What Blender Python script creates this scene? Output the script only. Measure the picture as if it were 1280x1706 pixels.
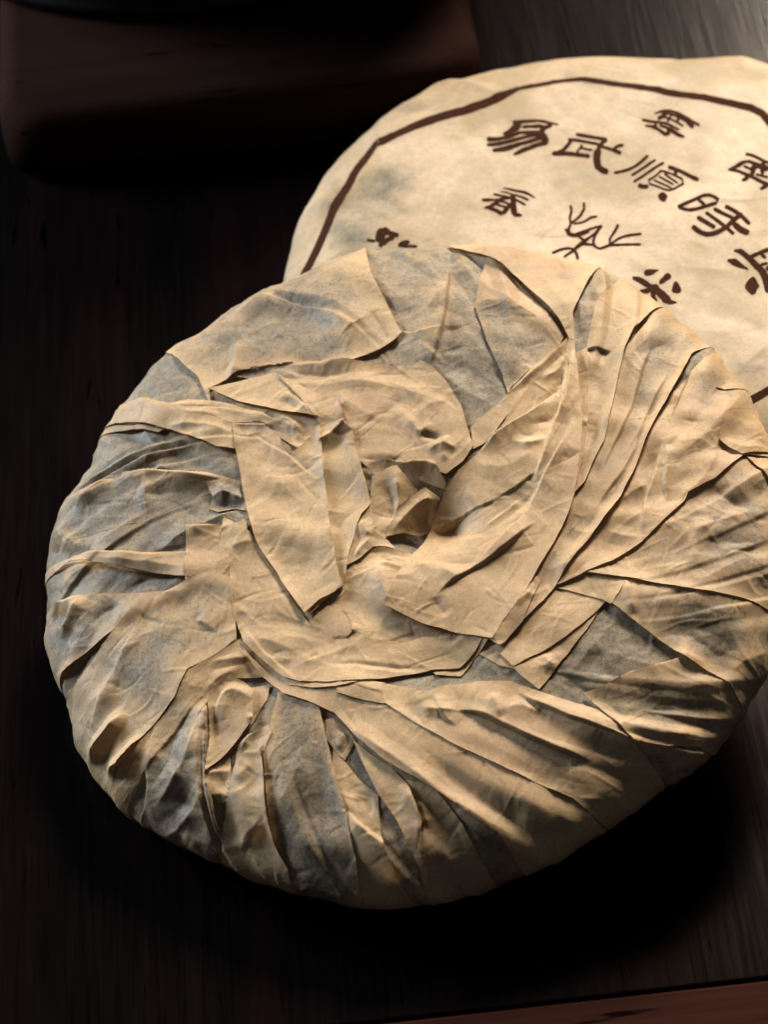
import bpy, bmesh, math
import numpy as np
from mathutils import Vector, Matrix

for o in list(bpy.data.objects):
    bpy.data.objects.remove(o)
SC = bpy.context.scene
COL = SC.collection
MM = 0.001

# ---------------------------------------------------------------- camera
cam_data = bpy.data.cameras.new('camera')
cam = bpy.data.objects.new('camera', cam_data)
COL.objects.link(cam)
cam.matrix_world = Matrix([[0.99384, 0.11082, -0.0, 0.0], [-0.07786, 0.69828, -0.71158, -0.55138], [-0.07885, 0.7072, 0.70261, 0.54443], [0.0, 0.0, 0.0, 1.0]])
cam_data.sensor_fit = 'VERTICAL'
cam_data.sensor_width = 36
cam_data.sensor_height = 36
cam_data.lens = 96.4341
cam_data.clip_start = 0.05
cam_data.clip_end = 20
cam_data.dof.use_dof = True
cam_data.dof.focus_distance = 0.7029
cam_data.dof.aperture_fstop = 20.0
SC.camera = cam

# ---------------------------------------------------------------- world and lamps
world = bpy.data.worlds.new('World')
SC.world = world
world.use_nodes = True
bg = world.node_tree.nodes['Background']
bg.inputs[0].default_value = (0.55, 0.62, 0.75, 1)
bg.inputs[1].default_value = 0.08


def area_lamp(name, loc, aim, size, power, colour, size_y=None, spread=math.pi):
    d = bpy.data.lights.new(name, 'AREA')
    d.shape = 'RECTANGLE'
    d.size = size
    d.size_y = size_y or size
    d.energy = power
    d.color = colour
    d.spread = spread
    o = bpy.data.objects.new(name, d)
    COL.objects.link(o)
    o.location = loc
    o.rotation_euler = (Vector(aim) - Vector(loc)).to_track_quat('-Z', 'Y').to_euler()
    return o


area_lamp('window_lamp', (0.74, 1.68, 1.34), (0.23, 0.06, 0.0), 0.50, 5.5, (1.0, 0.90, 0.77), 0.80, math.radians(28))
area_lamp('cool_lamp', (-0.78, 0.46, 0.36), (-0.02, 0.0, 0.02), 0.30, 5.6, (0.74, 0.85, 1.0), 0.28, math.radians(110))

SC.view_settings.view_transform = 'Standard'
SC.view_settings.look = 'None'
SC.view_settings.exposure = 0.0
SC.view_settings.gamma = 1.0
SC.cycles.use_denoising = True
SC.cycles.use_adaptive_sampling = False
SC.cycles.max_bounces = 6

# ---------------------------------------------------------------- traced measurements, in millimetres on the unrolled paper
STAND = {'x': 0.04793, 'y': 0.171, 'rot': 0.0175, 'w': 0.158, 'h': 0.026000000000000002}
POT = {'x': -0.0434, 'y': 0.32018, 'r': 0.10661}
CAKE2 = dict(
 shape=(101.199, 15.866, 14.366),
 k=[1.0559, 1.0607, 1.0637, 1.0653, 1.0657, 1.0652, 1.0641, 1.0684, 1.0965, 1.1038, 1.1046, 1.1046, 1.1018, 1.0614, 1.023, 1.0222, 1.0282, 1.0335, 1.036, 1.0386, 1.0437, 1.0521, 1.0579, 1.0637, 1.0681, 1.0604, 1.0455, 1.0344, 1.0302, 1.024, 1.0081, 1.002, 0.9962, 0.9924, 0.9936, 0.9952, 0.9958, 0.9962, 0.9986, 1.002, 1.0011, 1.0001, 0.9992, 0.9986, 0.9981, 0.9978, 0.9977, 0.9977, 0.998, 0.9983, 0.9987, 0.9991, 0.9994, 0.9996, 0.9998, 0.9999, 0.9999, 1.0, 1.0001, 1.0001, 1.0003, 1.0006, 1.0011, 1.0021, 1.0038, 1.0065, 1.0106, 1.0164, 1.0239, 1.0325, 1.0413, 1.0493],
 matrix=[[1.0, 0.0, 0.0, 0.07684], [0.0, 1.0, 0.0, 0.074831], [0.0, 0.0, 1.0, 0.014566], [0.0, 0.0, 0.0, 1.0]],
 shade_stains=[(-63.61, 36.45, 11.7, 15.28, 0.75), (-50.42, 75.92, 12.57, 11.64, 0.5), (-75.58, 13.18, 16.96, 13.44, 0.5), (-44.88, 45.6, 13.36, 13.31, 0.25), (28.97, -62.51, 8.33, 6.96, 0.6), (-12.67, 66.5, 10.7, 9.32, 0.1), (23.82, 44.15, 14.68, 8.57, 0.1), (-81.05, 38.41, 8.59, 25.25, 0.35)],
 creases=[
  ('R', 'L', 2.2, 5, 6, [(-49.11, 86.69), (-40.01, 90.89), (-30.12, 78.66), (-21.81, 71.96)], (0.2, 0.3)),
  ('R', 'L', -1.8, 6, 6, [(-58.91, 82.49), (-50.62, 73.28), (-41.06, 74.35)], (0.3, 0.3)),
  ('R', 'L', 1.8, 5, 5, [(-58.21, 82.49), (-64.06, 62.68), (-64.2, 42.91)], (0.3, 0.4)),
  ('R', 'L', 1.3, 6, 6, [(-89.63, 47.84), (-81.74, 31.9), (-75.87, 7.43)], (0.3, 0.3)),
  ('R', 'L', -1.2, 9, 9, [(-72.29, 43.57), (-66.24, 31.13), (-58.77, 16.64)], (0.3, 0.3)),
  ('R', 'L', 0.5, 4, 4, [(15.73, -17.5), (23.96, -20.21), (33.85, -22.52)], (0.4, 0.4)),
  ('R', 'L', 1.0, 7, 7, [(21.62, -66.24), (29.35, -60.26), (37.6, -51.69)], (0.3, 0.3)),
 ],
 border=[
  ([(-96.44, 3.09), (-96.67, 3.93), (-96.48, 5.06), (-93.29, 11.31), (-90.37, 18.41), (-87.22, 25.85), (-83.58, 33.23), (-79.68, 40.72), (-75.27, 47.88), (-70.6, 54.89), (-65.82, 61.75), (-59.71, 64.69), (-53.54, 65.75), (-47.37, 66.82), (-41.43, 68.04), (-35.68, 69.3), (-30.29, 71.23), (-24.89, 74.49), (-19.09, 77.83), (-18.72, 77.43), (-18.58, 76.98)], [(-95.42, 1.6), (-94.89, 1.34), (-94.21, 1.74), (-90.91, 7.98), (-88.0, 15.08), (-85.03, 22.48), (-81.5, 29.82), (-77.66, 37.12), (-73.53, 44.36), (-68.93, 51.01), (-64.5, 57.47), (-59.31, 60.64), (-53.26, 61.78), (-47.12, 62.68), (-41.17, 63.48), (-35.5, 64.3), (-29.84, 66.28), (-24.29, 69.79), (-19.05, 74.68), (-18.69, 75.31), (-18.56, 75.83)]),
  ([(-19.3, 76.78), (-19.15, 77.29), (-18.75, 77.71), (-17.15, 78.14), (-15.53, 78.59), (-13.9, 78.99), (-12.26, 79.28), (-10.61, 79.54), (-8.96, 79.79), (-7.3, 80.03), (-5.64, 80.13), (-3.98, 80.14), (-2.31, 80.02), (-0.66, 79.7), (0.96, 79.35), (1.33, 78.95), (1.41, 78.45)], [(-19.3, 75.53), (-19.15, 75.12), (-18.76, 74.92), (-17.16, 75.34), (-15.56, 75.78), (-13.95, 76.17), (-12.33, 76.47), (-10.7, 76.72), (-9.07, 76.96), (-7.45, 77.19), (-5.8, 77.31), (-4.18, 77.32), (-2.58, 77.21), (-0.99, 76.92), (0.62, 76.58), (1.06, 76.79), (1.26, 77.21)]),
  ([(0.58, 78.72), (0.85, 79.14), (1.36, 79.22), (5.01, 77.02), (8.68, 75.04), (12.38, 73.28), (16.13, 71.7), (19.89, 70.15), (23.59, 68.43), (26.81, 65.49), (29.72, 62.22), (32.43, 58.95), (35.5, 56.68), (38.8, 54.99), (42.17, 53.54), (45.62, 52.13), (48.9, 49.01), (50.77, 43.62), (52.78, 38.83), (52.98, 37.65), (52.77, 36.98)], [(0.3, 77.32), (0.36, 76.72), (0.72, 76.12), (4.35, 73.9), (8.0, 71.86), (11.68, 70.04), (15.4, 68.38), (19.14, 66.73), (22.82, 64.93), (25.94, 61.76), (28.79, 58.52), (31.42, 55.3), (34.6, 53.35), (37.89, 51.58), (41.24, 49.98), (44.54, 48.46), (47.03, 45.99), (48.49, 41.49), (50.48, 36.9), (51.19, 36.16), (51.72, 36.11)]),
  ([(25.96, -75.01), (26.11, -74.44), (26.75, -73.75), (27.93, -73.09), (29.12, -72.39), (30.3, -71.68), (31.49, -70.96), (32.68, -70.22), (33.88, -69.48), (34.68, -69.32), (35.07, -69.58)], [(26.28, -76.15), (26.66, -76.42), (27.46, -76.3), (28.66, -75.62), (29.86, -74.93), (31.06, -74.21), (32.25, -73.49), (33.44, -72.76), (34.64, -72.03), (35.27, -71.31), (35.41, -70.73)]),
 ],
 chars=[
  [([(-20.07, 57.3), (-19.84, 56.37), (-20.24, 54.25), (-21.49, 52.42), (-22.75, 51.46), (-24.01, 50.92), (-25.23, 50.82), (-25.55, 51.0), (-25.68, 51.27)], [(-21.17, 58.27), (-21.73, 58.03), (-22.27, 57.03), (-22.72, 55.85), (-23.47, 54.62), (-24.34, 53.54), (-25.36, 52.76), (-25.64, 52.37), (-25.73, 52.02)]), ([(-22.46, 58.26), (-22.36, 58.47), (-22.11, 58.61), (-20.51, 58.56), (-18.91, 58.44), (-17.31, 58.27), (-15.67, 57.99), (-14.06, 57.55), (-12.5, 56.8), (-11.01, 55.82), (-9.56, 54.79), (-9.41, 54.54), (-9.39, 54.33)], [(-22.52, 57.66), (-22.46, 57.41), (-22.25, 57.19), (-20.68, 56.65), (-19.08, 56.33), (-17.47, 56.19), (-15.9, 55.99), (-14.37, 55.58), (-12.86, 55.01), (-11.35, 54.37), (-9.82, 53.69), (-9.61, 53.73), (-9.5, 53.87)]), ([(-19.95, 55.0), (-19.81, 55.27), (-19.49, 55.42), (-18.04, 55.22), (-16.59, 54.97), (-15.13, 54.67), (-13.7, 54.36), (-13.36, 54.04), (-13.27, 53.66)], [(-20.02, 54.23), (-19.94, 53.92), (-19.66, 53.67), (-18.23, 53.37), (-16.82, 53.04), (-15.41, 52.66), (-13.99, 52.24), (-13.59, 52.37), (-13.4, 52.69)]), ([(-11.29, 53.69), (-11.39, 53.26), (-11.75, 52.77), (-12.65, 52.15), (-13.41, 51.4), (-13.98, 50.49), (-14.48, 49.95), (-14.8, 50.01)], [(-11.39, 54.62), (-11.57, 54.89), (-11.98, 54.92), (-12.94, 54.42), (-13.97, 53.65), (-14.98, 52.39), (-15.3, 51.5), (-15.28, 50.92)]), ([(-21.77, 51.88), (-21.67, 52.1), (-21.43, 52.27), (-19.95, 52.43), (-18.46, 52.31), (-17.01, 51.96), (-15.59, 51.56), (-15.18, 51.16), (-15.08, 50.7)], [(-21.8, 51.31), (-21.73, 51.08), (-21.51, 50.89), (-20.11, 50.59), (-18.73, 50.17), (-17.36, 49.67), (-15.97, 49.12), (-15.49, 49.23), (-15.26, 49.58)]), ([(-14.76, 50.63), (-14.32, 50.64), (-13.8, 50.1), (-13.5, 49.25), (-13.25, 48.33), (-13.07, 47.34), (-13.11, 46.24), (-13.3, 45.66)], [(-15.59, 49.64), (-15.77, 48.89), (-15.73, 47.78), (-15.47, 46.95), (-15.18, 46.18), (-14.83, 45.46), (-14.32, 44.95), (-13.96, 44.95)]), ([(-30.54, 50.59), (-30.31, 50.9), (-29.8, 50.93), (-28.47, 50.38), (-27.14, 50.28), (-25.77, 50.53), (-24.37, 50.9), (-22.97, 51.33), (-21.56, 51.81), (-21.24, 51.73), (-21.11, 51.5)], [(-30.73, 49.55), (-30.62, 49.11), (-30.2, 48.7), (-28.67, 48.25), (-27.13, 48.17), (-25.68, 48.45), (-24.25, 48.87), (-22.82, 49.41), (-21.42, 50.09), (-21.14, 50.43), (-21.05, 50.75)]), ([(-30.98, 47.6), (-30.84, 47.84), (-30.5, 47.97), (-28.81, 47.76), (-27.22, 47.73), (-25.66, 48.02), (-24.1, 48.44), (-22.51, 48.93), (-20.94, 49.49), (-19.31, 50.06), (-17.62, 50.3), (-15.98, 50.08), (-15.69, 49.85), (-15.61, 49.56)], [(-31.05, 46.89), (-30.97, 46.61), (-30.67, 46.35), (-29.01, 45.9), (-27.25, 45.67), (-25.58, 45.83), (-23.96, 46.33), (-22.37, 46.91), (-20.78, 47.6), (-19.22, 48.3), (-17.69, 48.6), (-16.15, 48.41), (-15.83, 48.55), (-15.69, 48.8)]), ([(-29.65, 44.42), (-29.49, 44.74), (-29.07, 44.96), (-27.53, 45.01), (-26.05, 45.1), (-24.67, 45.47), (-23.26, 45.95), (-21.82, 46.48), (-20.38, 47.03), (-18.93, 47.58), (-17.47, 48.12), (-16.0, 48.62), (-15.6, 48.53), (-15.45, 48.24)], [(-29.69, 43.55), (-29.56, 43.22), (-29.17, 42.96), (-27.64, 42.8), (-26.06, 42.74), (-24.5, 42.99), (-23.04, 43.6), (-21.62, 44.25), (-20.2, 44.89), (-18.77, 45.51), (-17.34, 46.08), (-15.9, 46.58), (-15.52, 46.93), (-15.4, 47.32)]), ([(-13.42, 44.89), (-13.58, 44.45), (-14.04, 44.09), (-15.65, 43.75), (-17.21, 43.19), (-18.74, 42.33), (-20.28, 41.37), (-21.85, 40.48), (-23.52, 40.18), (-23.7, 40.27), (-23.77, 40.38)], [(-13.43, 45.99), (-13.61, 46.35), (-14.07, 46.5), (-15.74, 46.05), (-17.42, 45.42), (-19.06, 44.58), (-20.65, 43.64), (-22.18, 42.56), (-23.64, 41.09), (-23.78, 40.87), (-23.82, 40.71)])],
  [([(-4.96, 49.21), (-4.74, 49.5), (-4.31, 49.56), (-2.74, 48.83), (-1.17, 48.06), (0.39, 47.22), (1.92, 46.32), (3.44, 45.4), (3.75, 44.96), (3.8, 44.54)], [(-5.17, 48.26), (-5.1, 47.85), (-4.77, 47.45), (-3.21, 46.74), (-1.66, 46.0), (-0.15, 45.18), (1.36, 44.3), (2.88, 43.39), (3.31, 43.39), (3.54, 43.64)]), ([(-7.64, 46.87), (-7.47, 47.12), (-7.1, 47.19), (-5.5, 46.59), (-3.89, 45.94), (-2.29, 45.12), (-0.73, 44.19), (0.8, 43.23), (1.06, 42.85), (1.1, 42.5)], [(-7.8, 46.07), (-7.74, 45.73), (-7.45, 45.42), (-5.85, 44.82), (-4.27, 44.19), (-2.73, 43.41), (-1.21, 42.5), (0.32, 41.55), (0.69, 41.54), (0.88, 41.75)]), ([(3.79, 43.77), (3.71, 43.31), (3.33, 42.74), (2.39, 41.94), (1.7, 40.91), (1.14, 39.43), (0.79, 38.85), (0.51, 38.75)], [(3.58, 44.68), (3.36, 44.89), (2.88, 44.77), (1.74, 43.77), (0.67, 42.16), (-0.01, 40.32), (-0.12, 39.54), (-0.01, 39.15)]), ([(0.92, 39.29), (1.13, 38.64), (1.02, 37.32), (0.58, 35.55), (0.37, 33.86), (0.37, 32.11), (0.22, 30.88), (-0.11, 30.29)], [(-0.01, 39.86), (-0.48, 39.64), (-1.05, 38.58), (-1.62, 36.24), (-1.91, 33.7), (-1.91, 31.26), (-1.55, 30.12), (-1.13, 29.85)]), ([(-1.09, 33.15), (-0.74, 33.18), (-0.28, 32.67), (0.23, 31.62), (0.83, 30.89), (1.6, 30.3), (2.01, 29.67), (2.05, 29.12)], [(-1.75, 32.34), (-1.87, 31.78), (-1.73, 30.88), (-1.07, 29.54), (-0.18, 28.44), (0.76, 27.72), (1.35, 27.66), (1.67, 27.96)]), ([(1.37, 41.45), (1.57, 41.63), (1.93, 41.56), (3.12, 40.56), (4.32, 39.6), (5.53, 38.66), (6.74, 37.72), (6.97, 37.31), (6.99, 36.97)], [(1.11, 40.73), (1.12, 40.38), (1.36, 39.96), (2.55, 38.97), (3.75, 38.0), (4.95, 37.06), (6.16, 36.12), (6.52, 36.07), (6.72, 36.25)]), ([(4.77, 39.25), (4.83, 39.57), (5.1, 39.97), (5.91, 40.58), (6.84, 40.98), (7.73, 40.97), (8.03, 40.75), (8.1, 40.48)], [(4.9, 38.61), (5.06, 38.46), (5.4, 38.54), (6.13, 39.09), (6.81, 39.38), (7.51, 39.37), (7.85, 39.51), (8.0, 39.76)]), ([(-6.45, 45.72), (-6.4, 45.33), (-6.57, 44.68), (-7.78, 42.34), (-9.23, 40.25), (-10.88, 38.96), (-12.5, 38.23), (-12.88, 38.27), (-13.04, 38.52)], [(-6.82, 46.23), (-7.05, 46.23), (-7.4, 45.83), (-8.51, 43.65), (-9.7, 41.89), (-11.11, 40.79), (-12.66, 40.09), (-13.01, 39.72), (-13.11, 39.36)]), ([(-12.97, 39.96), (-12.77, 40.31), (-12.33, 40.51), (-10.95, 40.35), (-9.55, 40.21), (-8.16, 39.95), (-6.78, 39.55), (-5.41, 39.0), (-4.09, 38.37), (-2.77, 37.73), (-2.42, 37.29), (-2.36, 36.87)], [(-13.07, 38.95), (-12.95, 38.56), (-12.56, 38.27), (-11.19, 38.11), (-9.84, 37.95), (-8.53, 37.71), (-7.22, 37.34), (-5.92, 36.84), (-4.61, 36.22), (-3.29, 35.6), (-2.83, 35.63), (-2.59, 35.91)]), ([(-3.75, 42.72), (-3.73, 42.47), (-3.86, 42.04), (-4.39, 41.07), (-4.92, 40.11), (-5.44, 39.15), (-5.68, 38.91), (-5.83, 38.92)], [(-3.99, 43.09), (-4.14, 43.1), (-4.38, 42.85), (-4.91, 41.88), (-5.44, 40.92), (-5.97, 39.95), (-6.09, 39.53), (-6.07, 39.28)]), ([(-4.45, 41.61), (-4.31, 41.77), (-4.05, 41.77), (-3.19, 41.25), (-2.32, 40.72), (-1.45, 40.19), (-1.26, 39.92), (-1.24, 39.67)], [(-4.6, 41.06), (-4.58, 40.81), (-4.39, 40.54), (-3.52, 40.03), (-2.66, 39.51), (-1.79, 38.98), (-1.53, 38.97), (-1.39, 39.12)])],
  [([(14.32, 33.12), (14.27, 32.76), (14.03, 32.36), (12.79, 31.34), (11.52, 30.37), (10.12, 29.36), (8.6, 28.4), (7.01, 27.76), (5.4, 27.4), (3.87, 27.22), (3.55, 27.35), (3.45, 27.6)], [(14.2, 33.88), (14.06, 34.09), (13.77, 34.05), (12.51, 33.04), (11.21, 31.95), (9.82, 30.81), (8.4, 29.91), (6.94, 29.3), (5.47, 28.97), (3.95, 28.79), (3.61, 28.58), (3.48, 28.31)]), ([(15.64, 29.89), (15.57, 29.6), (15.35, 29.31), (14.09, 28.62), (12.81, 27.94), (11.52, 27.25), (10.22, 26.55), (8.82, 25.66), (8.53, 25.6), (8.38, 25.73)], [(15.6, 30.56), (15.5, 30.76), (15.26, 30.8), (13.98, 30.12), (12.68, 29.44), (11.37, 28.75), (10.02, 28.0), (8.54, 26.9), (8.31, 26.56), (8.26, 26.29)]), ([(17.39, 27.74), (17.33, 27.48), (17.1, 27.19), (15.62, 26.25), (14.24, 25.42), (12.93, 24.63), (11.61, 23.75), (10.26, 22.93), (8.89, 22.19), (8.64, 22.23), (8.52, 22.43)], [(17.3, 28.28), (17.18, 28.42), (16.91, 28.39), (15.5, 27.58), (14.15, 26.88), (12.81, 26.09), (11.47, 25.21), (10.11, 24.4), (8.72, 23.68), (8.5, 23.39), (8.45, 23.1)]), ([(18.17, 26.4), (18.39, 26.59), (18.78, 26.53), (19.95, 25.63), (21.14, 24.61), (22.25, 23.44), (23.3, 22.23), (24.42, 21.18), (25.76, 20.34), (26.11, 19.95), (26.18, 19.63)], [(17.89, 25.62), (17.91, 25.25), (18.17, 24.81), (19.34, 23.91), (20.43, 22.98), (21.47, 21.89), (22.55, 20.71), (23.76, 19.64), (25.25, 18.84), (25.72, 18.78), (25.95, 18.95)]), ([(20.35, 24.31), (20.45, 24.02), (20.43, 23.51), (20.31, 23.08), (20.19, 22.64), (20.07, 22.21), (19.83, 21.81), (19.61, 21.7)], [(19.91, 24.54), (19.69, 24.43), (19.45, 24.03), (19.33, 23.59), (19.21, 23.16), (19.09, 22.72), (19.07, 22.21), (19.17, 21.93)]), ([(16.24, 24.57), (16.22, 24.35), (16.06, 24.04), (14.79, 22.69), (13.42, 21.48), (11.99, 20.67), (12.28, 20.07), (13.45, 19.03), (14.63, 17.95), (15.78, 16.79), (16.98, 16.22), (18.25, 16.71), (19.66, 17.64), (20.96, 18.51), (20.82, 19.55), (19.75, 20.83), (18.63, 21.94), (17.44, 22.93), (16.22, 23.91), (16.08, 24.17), (16.07, 24.38)], [(16.11, 24.96), (15.99, 25.04), (15.76, 24.93), (14.49, 23.58), (13.21, 22.45), (11.96, 21.88), (11.87, 19.16), (13.07, 18.09), (14.24, 17.03), (15.37, 15.9), (16.85, 15.21), (18.48, 15.79), (19.89, 16.71), (21.4, 17.78), (21.29, 20.36), (20.19, 21.71), (19.01, 22.88), (17.79, 23.9), (16.58, 24.88), (16.36, 24.93), (16.23, 24.82)]), ([(16.68, 23.29), (16.8, 23.33), (16.98, 23.21), (17.89, 21.75), (18.81, 20.3), (19.76, 18.89), (19.85, 18.63), (19.83, 18.45)], [(16.49, 22.97), (16.46, 22.78), (16.54, 22.5), (17.45, 21.05), (18.37, 19.61), (19.33, 18.21), (19.52, 18.09), (19.64, 18.14)]), ([(15.06, 22.51), (15.18, 22.57), (15.36, 22.47), (16.39, 21.14), (17.43, 19.83), (18.47, 18.53), (18.58, 18.28), (18.57, 18.1)], [(14.88, 22.17), (14.87, 21.98), (14.96, 21.71), (15.99, 20.39), (17.03, 19.08), (18.09, 17.79), (18.28, 17.71), (18.4, 17.77)]), ([(13.52, 21.17), (13.64, 21.24), (13.82, 21.17), (15.07, 19.83), (16.32, 18.52), (17.59, 17.23), (17.72, 17.0), (17.72, 16.82)], [(13.36, 20.81), (13.35, 20.62), (13.46, 20.37), (14.7, 19.04), (15.96, 17.73), (17.25, 16.46), (17.45, 16.4), (17.56, 16.47)]), ([(9.51, 21.08), (9.74, 21.18), (10.08, 20.85), (10.4, 20.2), (10.73, 19.81), (11.13, 19.64), (11.49, 19.38), (11.62, 19.06)], [(9.15, 20.28), (9.11, 19.8), (9.27, 19.08), (9.7, 18.24), (10.27, 17.62), (10.99, 17.58), (11.41, 17.83), (11.57, 18.17)]), ([(14.68, 15.31), (15.15, 15.27), (15.55, 14.97), (15.7, 14.58), (15.83, 14.31), (15.97, 14.12), (16.08, 13.52), (16.14, 12.87)], [(13.69, 14.48), (13.42, 13.83), (13.32, 13.12), (13.58, 12.43), (13.94, 11.72), (14.56, 11.2), (15.14, 11.23), (15.6, 11.55)])],
  [([(18.56, 8.77), (18.66, 9.11), (19.01, 9.45), (20.5, 10.12), (21.98, 10.81), (23.46, 11.55), (24.93, 12.34), (26.54, 13.06), (28.16, 13.05), (29.68, 11.96), (30.73, 10.13), (29.31, 7.42), (27.81, 6.96), (26.31, 6.48), (24.81, 5.99), (23.25, 5.57), (21.67, 5.5), (20.05, 6.13), (18.83, 7.23), (18.61, 7.67), (18.61, 8.02)], [(18.63, 8.02), (18.78, 7.8), (19.16, 7.78), (20.65, 8.45), (22.15, 9.14), (23.65, 9.89), (25.15, 10.7), (26.52, 11.33), (27.86, 11.31), (28.88, 10.56), (29.71, 9.21), (29.26, 9.12), (27.75, 8.65), (26.23, 8.17), (24.72, 7.68), (23.28, 7.28), (21.87, 7.22), (20.7, 7.65), (19.48, 8.76), (19.12, 8.87), (18.9, 8.71)]), ([(24.7, 11.47), (24.9, 11.51), (25.19, 11.25), (25.57, 10.48), (25.95, 9.72), (26.34, 8.96), (26.44, 8.46), (26.37, 8.14)], [(24.32, 10.97), (24.25, 10.64), (24.35, 10.14), (24.73, 9.37), (25.12, 8.62), (25.5, 7.86), (25.79, 7.6), (26.0, 7.64)]), ([(31.82, 7.05), (32.06, 7.19), (32.44, 7.03), (33.63, 5.73), (34.79, 4.28), (35.86, 2.67), (36.85, 0.9), (37.73, -0.98), (37.85, -1.59), (37.77, -1.95)], [(31.47, 6.35), (31.46, 5.97), (31.67, 5.47), (32.85, 4.2), (33.94, 2.84), (34.97, 1.34), (35.9, -0.31), (36.76, -2.13), (37.09, -2.49), (37.33, -2.47)]), ([(28.46, 6.36), (28.7, 6.5), (29.09, 6.34), (30.08, 5.26), (31.09, 4.2), (32.11, 3.18), (33.16, 2.22), (33.42, 1.75), (33.43, 1.38)], [(28.12, 5.65), (28.11, 5.27), (28.33, 4.78), (29.34, 3.7), (30.36, 2.63), (31.43, 1.58), (32.51, 0.6), (32.91, 0.48), (33.14, 0.65)]), ([(36.11, 2.45), (36.07, 2.02), (35.74, 1.44), (34.51, 0.28), (33.36, -0.97), (32.28, -2.34), (31.01, -3.72), (29.64, -4.76), (28.25, -5.5), (26.78, -5.91), (25.22, -5.83), (23.7, -4.94), (22.47, -3.57), (21.39, -1.94), (21.21, -1.26), (21.27, -0.84)], [(35.83, 3.25), (35.58, 3.41), (35.11, 3.23), (33.85, 2.03), (32.61, 0.71), (31.44, -0.74), (30.37, -1.87), (29.19, -2.75), (27.93, -3.42), (26.66, -3.76), (25.45, -3.7), (24.37, -3.07), (23.32, -1.9), (22.4, -0.5), (22.0, -0.14), (21.73, -0.19)]), ([(26.06, 4.97), (26.28, 5.05), (26.62, 4.82), (27.66, 3.29), (28.71, 1.73), (29.75, 0.13), (30.8, -1.51), (31.83, -3.19), (32.86, -4.89), (33.02, -5.44), (32.97, -5.79)], [(25.69, 4.38), (25.65, 4.03), (25.82, 3.52), (26.87, 1.99), (27.92, 0.45), (28.97, -1.14), (30.01, -2.75), (31.04, -4.41), (32.07, -6.12), (32.4, -6.4), (32.62, -6.34)]), ([(23.44, 3.32), (23.69, 3.45), (24.1, 3.25), (25.3, 1.81), (26.52, 0.38), (27.75, -1.07), (28.0, -1.63), (27.99, -2.04)], [(23.06, 2.6), (23.04, 2.19), (23.28, 1.64), (24.5, 0.21), (25.74, -1.23), (26.98, -2.69), (27.4, -2.9), (27.64, -2.77)]), ([(33.39, -0.7), (33.77, -0.67), (34.29, -1.21), (34.96, -2.54), (35.7, -3.53), (36.64, -4.24), (37.12, -4.89), (37.2, -5.47)], [(32.72, -1.53), (32.6, -2.1), (32.8, -3.05), (33.63, -4.63), (34.71, -6.06), (35.91, -6.98), (36.55, -7.03), (36.87, -6.71)])],
  [([(32.16, -13.06), (32.21, -12.82), (32.4, -12.5), (34.34, -12.49), (35.57, -14.11), (36.7, -15.76), (37.75, -17.62), (38.66, -19.43), (39.61, -21.29), (40.42, -23.62), (40.79, -26.26), (40.81, -28.78), (40.66, -31.19), (40.36, -32.24), (40.0, -32.66)], [(32.22, -13.53), (32.32, -13.7), (32.57, -13.85), (33.46, -14.53), (34.45, -16.08), (35.42, -17.74), (36.27, -19.48), (37.12, -21.41), (37.93, -23.22), (38.4, -25.02), (38.57, -26.97), (38.59, -29.17), (38.55, -31.48), (38.75, -32.46), (39.08, -32.78)]), ([(29.93, -17.08), (30.03, -16.79), (30.29, -16.35), (32.22, -16.46), (33.3, -17.92), (34.2, -19.57), (35.27, -20.77), (35.39, -20.99), (35.41, -21.16)], [(29.93, -17.66), (30.03, -17.93), (30.3, -18.27), (31.01, -19.23), (32.17, -20.31), (33.55, -21.12), (35.01, -21.68), (35.21, -21.64), (35.31, -21.53)]), ([(36.53, -24.89), (36.66, -25.14), (36.86, -25.73), (37.28, -27.97), (37.2, -29.79), (36.44, -30.67), (36.18, -31.66), (35.99, -32.13)], [(36.2, -24.69), (35.98, -24.73), (35.54, -24.93), (33.92, -27.0), (33.27, -29.64), (34.5, -32.86), (35.17, -32.8), (35.52, -32.67)]), ([(36.39, -15.71), (36.54, -15.32), (37.01, -15.11), (38.33, -14.6), (39.73, -13.76), (41.12, -13.11), (42.52, -12.55), (42.98, -12.61), (43.17, -12.89)], [(36.47, -16.76), (36.66, -17.05), (37.15, -16.98), (38.62, -16.21), (39.98, -15.66), (41.37, -15.16), (42.76, -14.63), (43.17, -14.23), (43.28, -13.83)]), ([(39.61, -14.88), (39.8, -14.85), (40.07, -15.11), (40.29, -15.54), (40.51, -15.97), (40.73, -16.4), (40.85, -16.95), (40.79, -17.28)], [(39.27, -15.31), (39.21, -15.61), (39.3, -16.11), (39.5, -16.57), (39.7, -17.02), (39.9, -17.48), (40.19, -17.8), (40.4, -17.78)]), ([(38.91, -19.81), (39.01, -19.58), (39.27, -19.39), (39.73, -19.3), (40.19, -19.21), (40.64, -19.12), (40.91, -19.21), (41.01, -19.4)], [(38.92, -20.38), (39.02, -20.57), (39.29, -20.66), (39.74, -20.57), (40.2, -20.48), (40.66, -20.39), (40.92, -20.2), (41.02, -19.97)]), ([(40.48, -21.0), (40.71, -20.89), (40.93, -20.95), (41.08, -21.19), (41.22, -21.42), (41.37, -21.66), (41.41, -22.02), (41.37, -22.37)], [(40.09, -21.66), (40.04, -22.03), (40.09, -22.38), (40.25, -22.59), (40.41, -22.8), (40.57, -23.01), (40.81, -23.06), (41.03, -22.96)])],
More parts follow.
